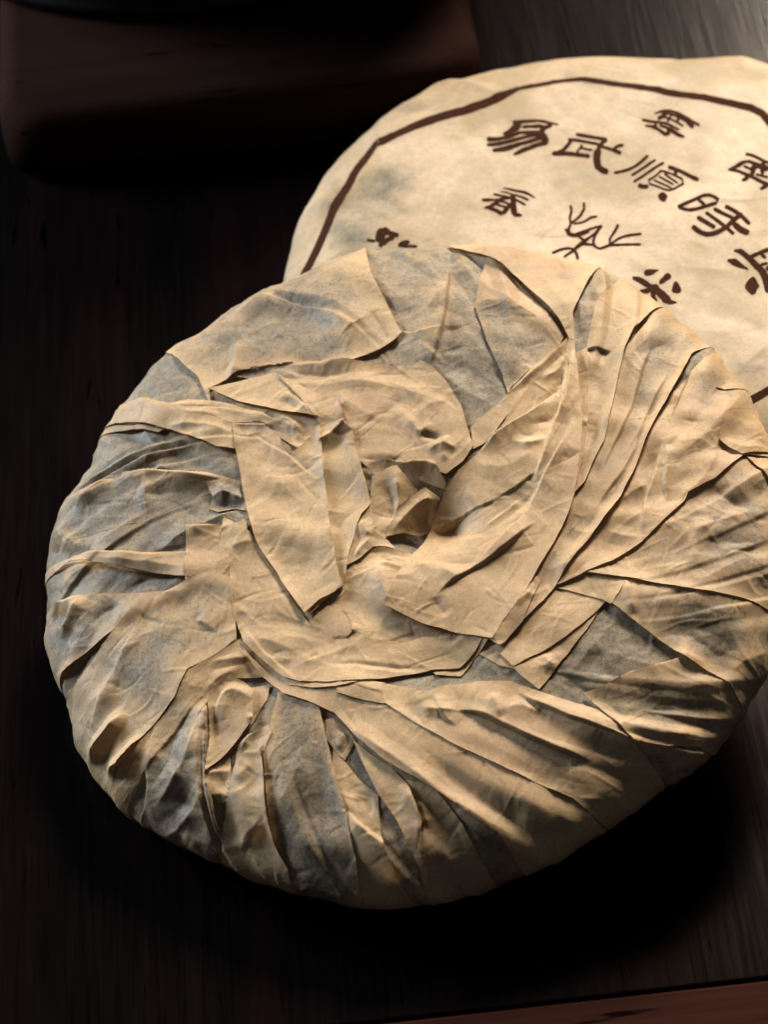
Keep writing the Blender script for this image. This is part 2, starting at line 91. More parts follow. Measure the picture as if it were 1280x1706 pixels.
  [([(19.46, 55.13), (19.52, 55.31), (19.7, 55.51), (21.17, 55.96), (22.64, 55.62), (23.91, 54.4), (25.02, 52.76), (25.95, 50.75), (26.74, 48.68), (27.57, 46.76), (28.57, 45.3), (29.6, 43.86), (29.71, 43.53), (29.69, 43.28)], [(19.45, 54.7), (19.51, 54.55), (19.69, 54.45), (21.09, 53.99), (22.35, 53.89), (23.48, 52.77), (24.47, 51.2), (25.29, 49.3), (26.04, 47.23), (26.86, 45.38), (27.95, 43.97), (29.12, 42.78), (29.35, 42.72), (29.49, 42.83)]), ([(21.2, 55.43), (21.35, 55.57), (21.59, 55.43), (22.78, 53.62), (23.93, 51.85), (25.03, 50.02), (26.02, 47.98), (26.94, 45.82), (27.98, 43.92), (28.13, 43.23), (28.04, 42.78)], [(21.0, 54.78), (21.0, 54.43), (21.15, 53.97), (22.33, 52.18), (23.48, 50.43), (24.54, 48.66), (25.45, 46.7), (26.2, 44.57), (26.93, 42.51), (27.25, 42.05), (27.51, 42.08)]), ([(22.87, 52.82), (22.81, 52.3), (22.51, 51.66), (21.83, 50.92), (21.09, 50.36), (20.37, 50.05), (19.99, 50.2), (19.83, 50.55)], [(22.72, 53.85), (22.54, 54.12), (22.15, 54.07), (21.5, 53.52), (20.88, 53.06), (20.22, 52.63), (19.87, 52.14), (19.77, 51.65)]), ([(20.94, 52.13), (21.08, 52.28), (21.32, 52.16), (22.48, 50.47), (23.55, 48.61), (24.48, 46.57), (25.24, 44.28), (25.27, 43.9), (25.24, 43.67)], [(20.76, 51.47), (20.77, 51.14), (20.93, 50.74), (22.12, 49.31), (23.15, 47.57), (24.03, 45.56), (24.79, 43.44), (24.93, 43.26), (25.04, 43.31)]), ([(15.45, 52.83), (15.65, 53.04), (16.01, 53.01), (17.38, 52.01), (18.75, 51.05), (19.92, 49.73), (21.15, 48.6), (22.29, 47.04), (23.15, 44.98), (23.94, 43.02), (24.01, 42.6), (23.98, 42.32)], [(15.22, 52.04), (15.25, 51.69), (15.51, 51.3), (16.93, 50.42), (18.34, 49.5), (19.59, 48.2), (20.79, 47.12), (21.8, 45.73), (22.62, 43.81), (23.47, 41.94), (23.65, 41.78), (23.77, 41.85)]), ([(23.7, 51.08), (23.7, 50.83), (23.59, 50.45), (23.14, 49.56), (22.68, 48.68), (22.23, 47.81), (22.03, 47.6), (21.91, 47.66)], [(23.57, 51.5), (23.46, 51.55), (23.28, 51.38), (22.81, 50.53), (22.34, 49.68), (21.88, 48.84), (21.75, 48.42), (21.74, 48.13)]), ([(25.13, 49.07), (25.18, 48.77), (25.11, 48.21), (24.92, 47.47), (24.73, 46.73), (24.53, 46.0), (24.32, 45.54), (24.16, 45.47)], [(24.88, 49.38), (24.73, 49.32), (24.53, 48.92), (24.32, 48.19), (24.12, 47.47), (23.91, 46.75), (23.83, 46.13), (23.88, 45.81)]), ([(15.73, 49.17), (15.86, 49.35), (16.12, 49.42), (17.72, 48.86), (18.93, 46.87), (19.79, 44.52), (20.64, 42.35), (20.76, 41.63), (20.7, 41.17)], [(15.61, 48.62), (15.64, 48.37), (15.84, 48.11), (17.27, 47.27), (18.24, 45.46), (19.05, 43.14), (19.83, 40.8), (20.11, 40.39), (20.32, 40.44)]), ([(19.14, 48.05), (19.13, 47.65), (19.06, 47.29), (18.93, 47.09), (18.79, 46.89), (18.66, 46.7), (18.48, 46.7), (18.32, 46.86)], [(18.93, 48.81), (18.78, 48.97), (18.6, 48.98), (18.46, 48.78), (18.33, 48.59), (18.19, 48.39), (18.12, 48.02), (18.11, 47.63)]), ([(21.88, 43.8), (21.93, 43.34), (21.81, 42.57), (21.61, 42.0), (21.42, 41.44), (21.23, 40.87), (20.95, 40.47), (20.71, 40.45)], [(21.54, 44.41), (21.32, 44.41), (21.01, 43.98), (20.8, 43.45), (20.59, 42.92), (20.38, 42.38), (20.26, 41.68), (20.31, 41.16)]), ([(19.71, 47.62), (19.86, 47.74), (20.09, 47.6), (21.12, 46.03), (22.18, 44.54), (22.97, 42.02), (23.48, 40.4), (24.55, 39.27), (24.71, 38.93), (24.72, 38.65)], [(19.51, 47.01), (19.51, 46.68), (19.65, 46.24), (20.66, 44.66), (21.52, 42.91), (21.9, 40.93), (22.77, 38.62), (24.11, 37.92), (24.39, 37.95), (24.54, 38.1)])],
  [([(41.08, 29.38), (41.22, 29.62), (41.62, 29.75), (43.36, 29.05), (44.73, 27.91), (46.01, 26.68), (47.24, 25.52), (47.45, 25.09), (47.44, 24.74)], [(41.07, 28.69), (41.15, 28.4), (41.48, 28.21), (42.79, 27.59), (44.06, 26.4), (45.3, 25.13), (46.57, 23.94), (46.92, 23.86), (47.13, 24.03)]), ([(46.22, 25.51), (46.34, 25.13), (46.22, 24.31), (45.79, 23.05), (45.41, 21.77), (45.08, 20.46), (44.8, 19.88), (44.56, 19.72)], [(45.63, 25.8), (45.34, 25.62), (45.0, 24.91), (44.65, 23.54), (44.31, 22.18), (43.97, 20.85), (43.93, 20.18), (44.06, 19.89)]), ([(35.07, 22.81), (35.11, 22.94), (35.24, 23.11), (36.79, 24.22), (38.31, 25.3), (39.79, 26.35), (41.84, 26.48), (43.28, 25.54), (44.67, 24.67), (46.05, 23.72), (47.39, 22.72), (47.64, 22.27), (47.64, 21.89)], [(35.1, 22.54), (35.15, 22.45), (35.3, 22.39), (36.99, 22.65), (38.66, 23.46), (40.28, 24.76), (41.35, 25.0), (42.69, 23.92), (44.03, 22.91), (45.36, 21.92), (46.69, 20.92), (47.09, 20.87), (47.33, 21.08)]), ([(35.42, 22.74), (35.5, 22.87), (35.69, 22.97), (37.3, 22.89), (38.82, 22.08), (40.07, 21.05), (41.35, 20.0), (42.52, 18.64), (43.64, 17.33), (44.79, 16.18), (46.02, 15.16), (46.27, 14.71), (46.27, 14.34)], [(35.37, 22.36), (35.41, 22.21), (35.57, 22.06), (37.01, 21.58), (38.19, 20.65), (39.41, 19.46), (40.61, 18.35), (41.74, 17.15), (42.87, 15.81), (44.05, 14.51), (45.33, 13.44), (45.73, 13.37), (45.96, 13.56)]), ([(39.92, 24.1), (40.07, 24.22), (40.34, 24.15), (40.79, 23.78), (41.22, 23.39), (41.63, 23.0), (41.78, 22.68), (41.78, 22.41)], [(39.71, 23.59), (39.71, 23.33), (39.88, 23.02), (40.3, 22.63), (40.71, 22.23), (41.13, 21.84), (41.39, 21.77), (41.55, 21.89)]), ([(43.28, 23.47), (43.4, 22.92), (43.22, 22.07), (42.85, 21.32), (42.52, 20.57), (42.23, 19.81), (41.88, 19.21), (41.6, 19.06)], [(42.54, 24.03), (42.15, 23.86), (41.75, 23.18), (41.49, 22.27), (41.24, 21.36), (40.99, 20.42), (40.94, 19.66), (41.07, 19.32)]), ([(43.42, 23.43), (43.57, 23.59), (43.85, 23.59), (44.65, 23.1), (45.43, 22.46), (46.11, 21.65), (46.24, 21.29), (46.21, 21.03)], [(43.24, 22.87), (43.26, 22.62), (43.44, 22.35), (44.21, 21.89), (44.9, 21.32), (45.54, 20.56), (45.79, 20.45), (45.95, 20.54)]), ([(45.23, 21.32), (45.3, 21.01), (45.28, 20.62), (45.14, 20.29), (45.01, 19.95), (44.88, 19.62), (44.66, 19.38), (44.44, 19.3)], [(44.84, 21.62), (44.62, 21.55), (44.4, 21.31), (44.27, 20.97), (44.14, 20.64), (44.01, 20.3), (43.98, 19.91), (44.05, 19.61)]), ([(42.58, 20.0), (42.72, 20.15), (42.99, 20.15), (43.85, 19.63), (44.73, 19.15), (45.62, 18.71), (45.84, 18.43), (45.86, 18.15)], [(42.4, 19.44), (42.43, 19.2), (42.62, 18.95), (43.51, 18.54), (44.36, 18.04), (45.16, 17.41), (45.47, 17.36), (45.64, 17.52)]), ([(40.48, 19.02), (40.47, 18.59), (40.18, 17.96), (39.68, 17.38), (39.07, 16.96), (38.47, 16.88), (38.25, 17.01), (38.17, 17.18)], [(40.14, 19.68), (39.88, 19.74), (39.46, 19.38), (39.13, 18.9), (38.83, 18.5), (38.44, 18.15), (38.23, 17.86), (38.15, 17.64)]), ([(44.95, 14.49), (44.93, 14.07), (44.62, 13.45), (44.02, 12.86), (43.36, 12.52), (42.77, 12.45), (42.55, 12.55), (42.46, 12.7)], [(44.63, 15.17), (44.38, 15.25), (43.94, 14.91), (43.59, 14.44), (43.21, 14.03), (42.72, 13.65), (42.51, 13.38), (42.44, 13.16)])],
  [([(-29.33, 26.5), (-29.25, 26.59), (-29.1, 26.63), (-27.54, 26.15), (-26.05, 25.43), (-24.55, 24.9), (-22.92, 24.19), (-21.63, 22.76), (-20.56, 21.13), (-20.5, 20.92), (-20.52, 20.79)], [(-29.39, 26.21), (-29.37, 26.08), (-29.25, 25.93), (-27.78, 25.18), (-26.32, 24.4), (-24.81, 23.65), (-23.45, 22.91), (-22.15, 21.86), (-20.9, 20.58), (-20.75, 20.52), (-20.66, 20.57)]), ([(-30.37, 25.17), (-30.3, 25.26), (-30.14, 25.28), (-28.56, 24.7), (-27.08, 23.77), (-25.55, 23.07), (-24.04, 22.16), (-22.68, 20.82), (-22.54, 20.48), (-22.55, 20.24)], [(-30.44, 24.88), (-30.41, 24.75), (-30.29, 24.62), (-28.76, 23.96), (-27.32, 22.99), (-25.85, 22.08), (-24.47, 21.03), (-23.19, 19.81), (-22.93, 19.7), (-22.77, 19.79)]), ([(-32.51, 24.62), (-32.39, 24.75), (-32.14, 24.74), (-30.69, 23.95), (-29.22, 23.21), (-27.76, 22.38), (-26.34, 21.42), (-24.98, 20.2), (-23.82, 18.8), (-23.7, 18.49), (-23.72, 18.27)], [(-32.65, 24.17), (-32.62, 23.96), (-32.44, 23.73), (-30.98, 22.94), (-29.52, 22.2), (-28.09, 21.4), (-26.72, 20.47), (-25.53, 19.24), (-24.31, 17.88), (-24.07, 17.8), (-23.93, 17.88)]), ([(-36.74, 22.93), (-36.59, 23.15), (-36.25, 23.35), (-34.5, 23.09), (-32.92, 22.52), (-31.3, 22.3), (-29.67, 22.33), (-28.06, 22.27), (-27.84, 22.14), (-27.77, 21.96)], [(-36.84, 22.35), (-36.77, 22.12), (-36.5, 21.89), (-34.88, 21.65), (-33.14, 21.56), (-31.43, 21.38), (-29.77, 21.19), (-28.15, 21.19), (-27.9, 21.31), (-27.81, 21.49)]), ([(-26.59, 23.51), (-26.35, 23.21), (-26.21, 22.41), (-26.41, 20.01), (-26.76, 17.87), (-27.02, 15.85), (-27.3, 14.71), (-27.69, 14.27)], [(-27.29, 23.53), (-27.57, 23.25), (-27.84, 22.48), (-28.16, 20.33), (-28.77, 18.12), (-29.17, 15.75), (-29.06, 14.61), (-28.73, 14.21)]), ([(-28.39, 14.87), (-28.21, 15.12), (-27.83, 15.3), (-27.18, 15.24), (-26.56, 14.92), (-26.06, 14.32), (-25.95, 14.05), (-25.94, 13.87)], [(-28.51, 14.15), (-28.44, 13.85), (-28.14, 13.53), (-27.58, 13.33), (-27.01, 13.25), (-26.37, 13.3), (-26.15, 13.4), (-26.05, 13.53)]), ([(-29.35, 21.95), (-29.44, 21.63), (-29.74, 21.27), (-31.41, 20.43), (-33.04, 19.48), (-34.83, 18.55), (-36.55, 18.66), (-36.72, 18.78), (-36.78, 18.92)], [(-29.47, 22.62), (-29.64, 22.81), (-30.01, 22.81), (-31.63, 22.02), (-33.41, 21.05), (-34.95, 20.18), (-36.52, 19.59), (-36.7, 19.43), (-36.77, 19.28)]), ([(-35.5, 19.42), (-35.3, 19.58), (-34.94, 19.53), (-33.79, 18.71), (-32.64, 17.75), (-31.62, 16.44), (-31.49, 15.84), (-31.57, 15.46)], [(-35.74, 18.74), (-35.71, 18.42), (-35.46, 18.06), (-34.34, 17.32), (-33.39, 16.35), (-32.63, 15.15), (-32.29, 14.84), (-32.03, 14.89)]), ([(-31.76, 15.94), (-31.74, 16.38), (-31.42, 16.99), (-30.75, 17.71), (-30.03, 18.38), (-29.36, 19.09), (-28.97, 19.34), (-28.74, 19.3)], [(-31.41, 15.21), (-31.14, 15.11), (-30.67, 15.41), (-30.01, 16.24), (-29.34, 17.12), (-28.63, 18.04), (-28.42, 18.55), (-28.43, 18.86)]), ([(-31.78, 21.78), (-31.6, 21.91), (-31.29, 21.85), (-30.37, 21.21), (-29.46, 20.51), (-28.59, 19.74), (-28.46, 19.48), (-28.47, 19.27)], [(-32.02, 21.26), (-32.01, 21.01), (-31.8, 20.73), (-30.84, 20.2), (-29.94, 19.6), (-29.1, 18.88), (-28.85, 18.8), (-28.7, 18.89)]), ([(-33.31, 20.57), (-33.16, 20.66), (-32.91, 20.61), (-31.95, 19.87), (-30.96, 19.23), (-29.92, 18.65), (-29.71, 18.37), (-29.71, 18.12)], [(-33.53, 20.16), (-33.54, 19.96), (-33.4, 19.7), (-32.43, 18.94), (-31.44, 18.22), (-30.44, 17.51), (-30.14, 17.47), (-29.96, 17.6)])],
  [([(2.04, -20.82), (2.22, -20.54), (2.63, -20.31), (4.18, -20.75), (5.37, -21.82), (6.42, -23.17), (7.3, -24.36), (7.73, -25.12), (7.72, -25.77)], [(1.9, -21.57), (1.98, -21.92), (2.27, -22.33), (3.17, -23.16), (4.08, -24.27), (4.98, -25.41), (5.99, -26.79), (6.67, -27.25), (7.09, -27.04)]), ([(5.82, -18.3), (6.15, -17.88), (6.69, -17.6), (7.59, -17.78), (8.73, -17.95), (9.91, -18.09), (10.04, -18.17), (10.09, -18.27)], [(5.52, -19.54), (5.61, -20.12), (6.23, -20.8), (7.64, -20.47), (8.82, -19.68), (9.95, -18.8), (10.07, -18.64), (10.11, -18.52)]), ([(13.31, -21.24), (13.27, -21.91), (12.74, -22.82), (11.84, -23.61), (10.9, -24.26), (9.96, -24.79), (9.61, -24.82), (9.43, -24.69)], [(12.79, -20.05), (12.38, -19.89), (11.66, -20.39), (10.94, -21.35), (10.22, -22.35), (9.47, -23.38), (9.27, -23.85), (9.25, -24.16)]), ([(14.33, -24.1), (14.47, -24.25), (14.63, -24.63), (14.86, -25.77), (15.11, -26.84), (15.29, -28.09), (14.91, -28.96), (14.32, -29.39)], [(14.0, -24.07), (13.84, -24.2), (13.59, -24.55), (13.1, -25.68), (12.64, -26.88), (12.27, -27.88), (12.44, -28.55), (12.87, -29.15)]), ([(5.85, -25.6), (6.17, -25.02), (6.77, -24.54), (7.34, -24.46), (7.91, -24.44), (8.49, -24.5), (8.93, -25.08), (9.14, -25.8)], [(5.7, -27.11), (5.91, -27.72), (6.41, -28.25), (6.92, -28.39), (7.43, -28.5), (7.92, -28.57), (8.47, -28.16), (8.87, -27.55)]), ([(8.33, -26.35), (8.82, -26.2), (9.54, -26.71), (10.59, -28.55), (11.37, -30.29), (11.68, -31.85), (12.92, -32.71), (13.05, -32.87), (13.09, -33.0)], [(7.51, -27.56), (7.4, -28.29), (7.73, -29.39), (8.47, -30.91), (9.25, -32.77), (11.1, -33.89), (12.81, -33.56), (12.98, -33.43), (13.05, -33.31)]), ([(3.38, -26.6), (3.47, -26.5), (3.66, -26.42), (4.3, -26.38), (4.83, -26.24), (5.39, -26.07), (5.91, -26.18), (6.11, -26.54)], [(3.29, -26.89), (3.3, -27.05), (3.38, -27.29), (3.92, -27.98), (4.65, -28.35), (5.39, -28.38), (5.91, -28.09), (6.11, -27.67)]), ([(7.38, -27.81), (7.57, -28.13), (7.59, -28.89), (7.48, -29.61), (7.52, -30.46), (7.71, -31.48), (7.72, -31.7), (7.69, -31.83)], [(6.74, -27.64), (6.46, -27.84), (6.17, -28.53), (6.12, -30.12), (6.63, -31.32), (7.33, -32.02), (7.48, -32.04), (7.56, -32.01)])],
  [([(-73.54, 13.02), (-73.41, 13.2), (-73.09, 13.21), (-72.5, 12.91), (-71.91, 12.61), (-71.32, 12.32), (-71.04, 12.02), (-70.96, 11.73)], [(-73.61, 12.38), (-73.53, 12.09), (-73.25, 11.78), (-72.66, 11.48), (-72.07, 11.19), (-71.48, 10.9), (-71.17, 10.91), (-71.03, 11.09)]), ([(-67.81, 16.09), (-67.52, 15.23), (-67.54, 13.92), (-67.83, 12.93), (-68.1, 11.94), (-68.36, 10.94), (-68.91, 10.11), (-69.46, 9.98)], [(-68.96, 17.14), (-69.52, 17.04), (-70.11, 16.25), (-70.4, 15.2), (-70.69, 14.14), (-70.97, 13.07), (-70.95, 11.77), (-70.64, 10.93)]), ([(-68.31, 16.83), (-67.93, 17.06), (-67.51, 17.02), (-67.17, 16.64), (-66.84, 16.26), (-66.5, 15.88), (-66.32, 15.23), (-66.3, 14.54)], [(-68.79, 15.57), (-68.77, 14.88), (-68.59, 14.23), (-68.25, 13.85), (-67.92, 13.47), (-67.58, 13.09), (-67.17, 13.06), (-66.79, 13.29)]), ([(-67.0, 14.61), (-66.74, 14.88), (-66.21, 14.8), (-65.55, 14.36), (-64.89, 13.91), (-64.23, 13.47), (-63.81, 12.9), (-63.71, 12.41)], [(-67.21, 13.57), (-67.12, 13.07), (-66.69, 12.49), (-66.03, 12.05), (-65.37, 11.61), (-64.72, 11.17), (-64.18, 11.11), (-63.93, 11.37)]), ([(-69.64, 10.83), (-69.35, 10.97), (-69.06, 10.91), (-68.89, 10.63), (-68.71, 10.34), (-68.54, 10.06), (-68.51, 9.6), (-68.6, 9.12)], [(-70.17, 9.98), (-70.26, 9.5), (-70.23, 9.04), (-70.06, 8.76), (-69.88, 8.47), (-69.71, 8.19), (-69.42, 8.14), (-69.13, 8.28)]), ([(-69.06, 9.53), (-69.11, 9.99), (-68.9, 10.66), (-68.05, 11.72), (-67.03, 12.32), (-66.04, 12.62), (-65.56, 12.5), (-65.34, 12.18)], [(-68.61, 8.75), (-68.33, 8.64), (-67.9, 8.93), (-67.3, 9.69), (-66.57, 10.12), (-65.69, 10.39), (-65.28, 10.76), (-65.18, 11.17)]), ([(-64.39, 7.62), (-64.35, 8.02), (-64.05, 8.48), (-63.25, 9.02), (-62.3, 9.36), (-61.28, 9.21), (-60.89, 8.85), (-60.77, 8.48)], [(-64.13, 6.79), (-63.91, 6.58), (-63.48, 6.63), (-62.76, 7.12), (-62.11, 7.36), (-61.45, 7.24), (-61.02, 7.32), (-60.85, 7.6)]), ([(-63.53, 7.51), (-63.37, 7.78), (-62.97, 7.87), (-62.58, 7.77), (-62.19, 7.66), (-61.8, 7.55), (-61.43, 7.24), (-61.31, 6.89)], [(-63.59, 6.68), (-63.46, 6.33), (-63.09, 6.02), (-62.7, 5.91), (-62.31, 5.8), (-61.92, 5.69), (-61.52, 5.79), (-61.36, 6.06)]), ([(-61.32, 6.68), (-61.2, 6.86), (-60.91, 6.92), (-60.29, 6.72), (-59.66, 6.52), (-59.03, 6.32), (-58.77, 6.09), (-58.69, 5.85)], [(-61.37, 6.09), (-61.29, 5.85), (-61.03, 5.62), (-60.4, 5.42), (-59.77, 5.22), (-59.14, 5.02), (-58.86, 5.08), (-58.74, 5.26)])],
 ],
 emblem=[([(-10.47, 15.44), (-10.32, 15.34), (-10.19, 14.96), (-10.49, 12.38), (-11.41, 10.25), (-11.57, 8.23), (-11.67, 7.8), (-11.83, 7.61)], [(-10.86, 15.33), (-11.0, 15.15), (-11.08, 14.74), (-11.28, 12.83), (-12.19, 10.68), (-12.51, 7.97), (-12.41, 7.6), (-12.26, 7.49)]), ([(-11.89, 7.41), (-11.85, 7.18), (-11.99, 6.74), (-12.93, 4.7), (-12.86, 3.05), (-11.81, 2.5), (-10.26, 3.06), (-8.63, 3.7), (-6.92, 4.28), (-5.22, 4.66), (-3.57, 4.85), (-3.29, 4.75), (-3.18, 4.56)], [(-12.19, 7.7), (-12.39, 7.67), (-12.69, 7.39), (-13.73, 5.1), (-13.54, 2.12), (-11.75, 1.15), (-10.12, 1.73), (-8.53, 2.41), (-6.91, 3.0), (-5.26, 3.4), (-3.62, 3.65), (-3.32, 3.82), (-3.21, 4.03)]), ([(-6.71, 15.86), (-6.56, 15.77), (-6.42, 15.4), (-6.72, 12.25), (-8.12, 10.18), (-9.79, 8.59), (-11.52, 7.2), (-11.85, 7.11), (-12.01, 7.2)], [(-7.07, 15.67), (-7.18, 15.44), (-7.21, 14.98), (-7.39, 12.87), (-8.61, 11.12), (-10.17, 9.69), (-11.81, 8.26), (-12.08, 7.93), (-12.14, 7.68)]), ([(-3.84, 8.41), (-3.93, 8.21), (-4.17, 8.06), (-5.79, 7.93), (-7.5, 7.12), (-9.36, 6.56), (-11.26, 6.59), (-11.51, 6.72), (-11.57, 6.91)], [(-3.82, 8.94), (-3.9, 9.12), (-4.13, 9.23), (-5.86, 9.0), (-7.66, 8.18), (-9.31, 7.7), (-11.05, 7.69), (-11.34, 7.58), (-11.47, 7.4)]), ([(-3.06, 4.19), (-3.06, 3.95), (-3.25, 3.59), (-4.59, 2.02), (-5.96, 0.37), (-7.38, -0.95), (-8.83, -2.02), (-10.21, -3.14), (-11.51, -4.43), (-12.79, -5.96), (-13.08, -6.13), (-13.24, -6.06)], [(-3.29, 4.6), (-3.46, 4.65), (-3.76, 4.5), (-5.1, 2.96), (-6.4, 1.49), (-7.74, 0.24), (-9.17, -0.81), (-10.61, -1.99), (-11.98, -3.39), (-13.27, -4.92), (-13.45, -5.32), (-13.46, -5.59)]), ([(-3.88, 3.81), (-3.84, 3.58), (-3.94, 3.16), (-5.04, 1.21), (-5.91, -0.82), (-6.55, -2.85), (-6.42, -4.65), (-5.52, -5.6), (-4.16, -5.32), (-2.65, -4.62), (-2.37, -4.63), (-2.24, -4.79)], [(-4.16, 4.11), (-4.33, 4.09), (-4.57, 3.83), (-5.68, 1.9), (-6.62, -0.23), (-7.34, -2.64), (-7.14, -5.38), (-5.7, -6.87), (-4.0, -6.54), (-2.49, -5.84), (-2.24, -5.59), (-2.17, -5.34)]), ([(-2.29, -4.85), (-2.28, -4.6), (-2.1, -4.27), (-0.7, -2.82), (0.87, -1.66), (2.46, -1.0), (3.99, -0.78), (5.49, -0.8), (6.99, -0.87), (7.22, -1.01), (7.31, -1.21)], [(-2.12, -5.28), (-1.98, -5.36), (-1.72, -5.24), (-0.36, -3.83), (1.04, -2.79), (2.53, -2.2), (4.01, -1.98), (5.49, -1.98), (6.98, -2.05), (7.22, -1.93), (7.31, -1.74)]), ([(1.59, 3.82), (1.6, 3.53), (1.48, 3.1), (0.52, 1.23), (-0.56, -0.66), (-1.59, -2.46), (-1.82, -4.39), (-1.89, -4.83), (-2.02, -5.02)], [(1.34, 4.22), (1.18, 4.22), (0.93, 3.95), (-0.07, 1.98), (-1.14, 0.17), (-2.28, -1.85), (-2.64, -4.61), (-2.54, -5.0), (-2.39, -5.11)]), ([(-2.45, -5.1), (-2.34, -4.91), (-2.08, -4.78), (-0.37, -4.82), (1.34, -4.88), (3.06, -4.98), (4.75, -5.13), (6.43, -5.28), (6.67, -5.44), (6.74, -5.65)], [(-2.49, -5.64), (-2.41, -5.84), (-2.17, -5.97), (-0.46, -6.01), (1.24, -6.07), (2.93, -6.17), (4.62, -6.32), (6.31, -6.48), (6.57, -6.37), (6.68, -6.18)]), ([(-11.42, 2.05), (-11.26, 2.08), (-11.04, 1.88), (-10.32, 0.57), (-9.62, -0.72), (-8.89, -2.01), (-8.79, -2.38), (-8.83, -2.62)], [(-11.69, 1.68), (-11.73, 1.43), (-11.63, 1.05), (-10.93, -0.25), (-10.21, -1.54), (-9.48, -2.82), (-9.26, -3.02), (-9.11, -2.99)]), ([(-10.74, -2.94), (-10.63, -2.78), (-10.39, -2.72), (-9.24, -3.02), (-8.1, -3.33), (-6.96, -3.63), (-6.76, -3.81), (-6.7, -4.02)], [(-10.83, -3.43), (-10.78, -3.63), (-10.57, -3.82), (-9.43, -4.12), (-8.29, -4.42), (-7.15, -4.73), (-6.9, -4.67), (-6.79, -4.51)]), ([(-19.6, -5.89), (-19.54, -5.64), (-19.3, -5.36), (-17.75, -4.5), (-16.08, -3.82), (-14.35, -3.74), (-12.7, -4.85), (-12.1, -7.43), (-12.05, -9.93), (-12.13, -10.36), (-12.26, -10.54)], [(-19.5, -6.43), (-19.38, -6.57), (-19.09, -6.56), (-17.53, -5.69), (-16.03, -5.09), (-14.53, -5.0), (-13.36, -5.7), (-12.92, -7.59), (-12.86, -10.09), (-12.76, -10.48), (-12.63, -10.61)]), ([(-16.47, -8.58), (-16.45, -8.32), (-16.25, -7.98), (-14.95, -6.74), (-13.63, -5.51), (-12.32, -4.28), (-10.99, -3.07), (-9.69, -1.87), (-8.39, -0.66), (-8.11, -0.56), (-7.96, -0.66)], [(-16.3, -9.06), (-16.16, -9.16), (-15.88, -9.05), (-14.57, -7.82), (-13.27, -6.59), (-11.96, -5.37), (-10.64, -4.16), (-9.31, -2.96), (-8.0, -1.76), (-7.8, -1.42), (-7.78, -1.16)]), ([(-14.04, 5.26), (-13.89, 5.17), (-13.77, 4.8), (-13.43, 2.72), (-12.36, 1.8), (-10.91, 1.64), (-9.45, 2.11), (-7.88, 2.96), (-7.59, 2.97), (-7.46, 2.82)], [(-14.42, 5.11), (-14.55, 4.91), (-14.61, 4.46), (-14.12, 1.92), (-12.57, 0.52), (-10.89, 0.35), (-9.22, 0.88), (-7.7, 1.74), (-7.46, 2.03), (-7.39, 2.28)])])
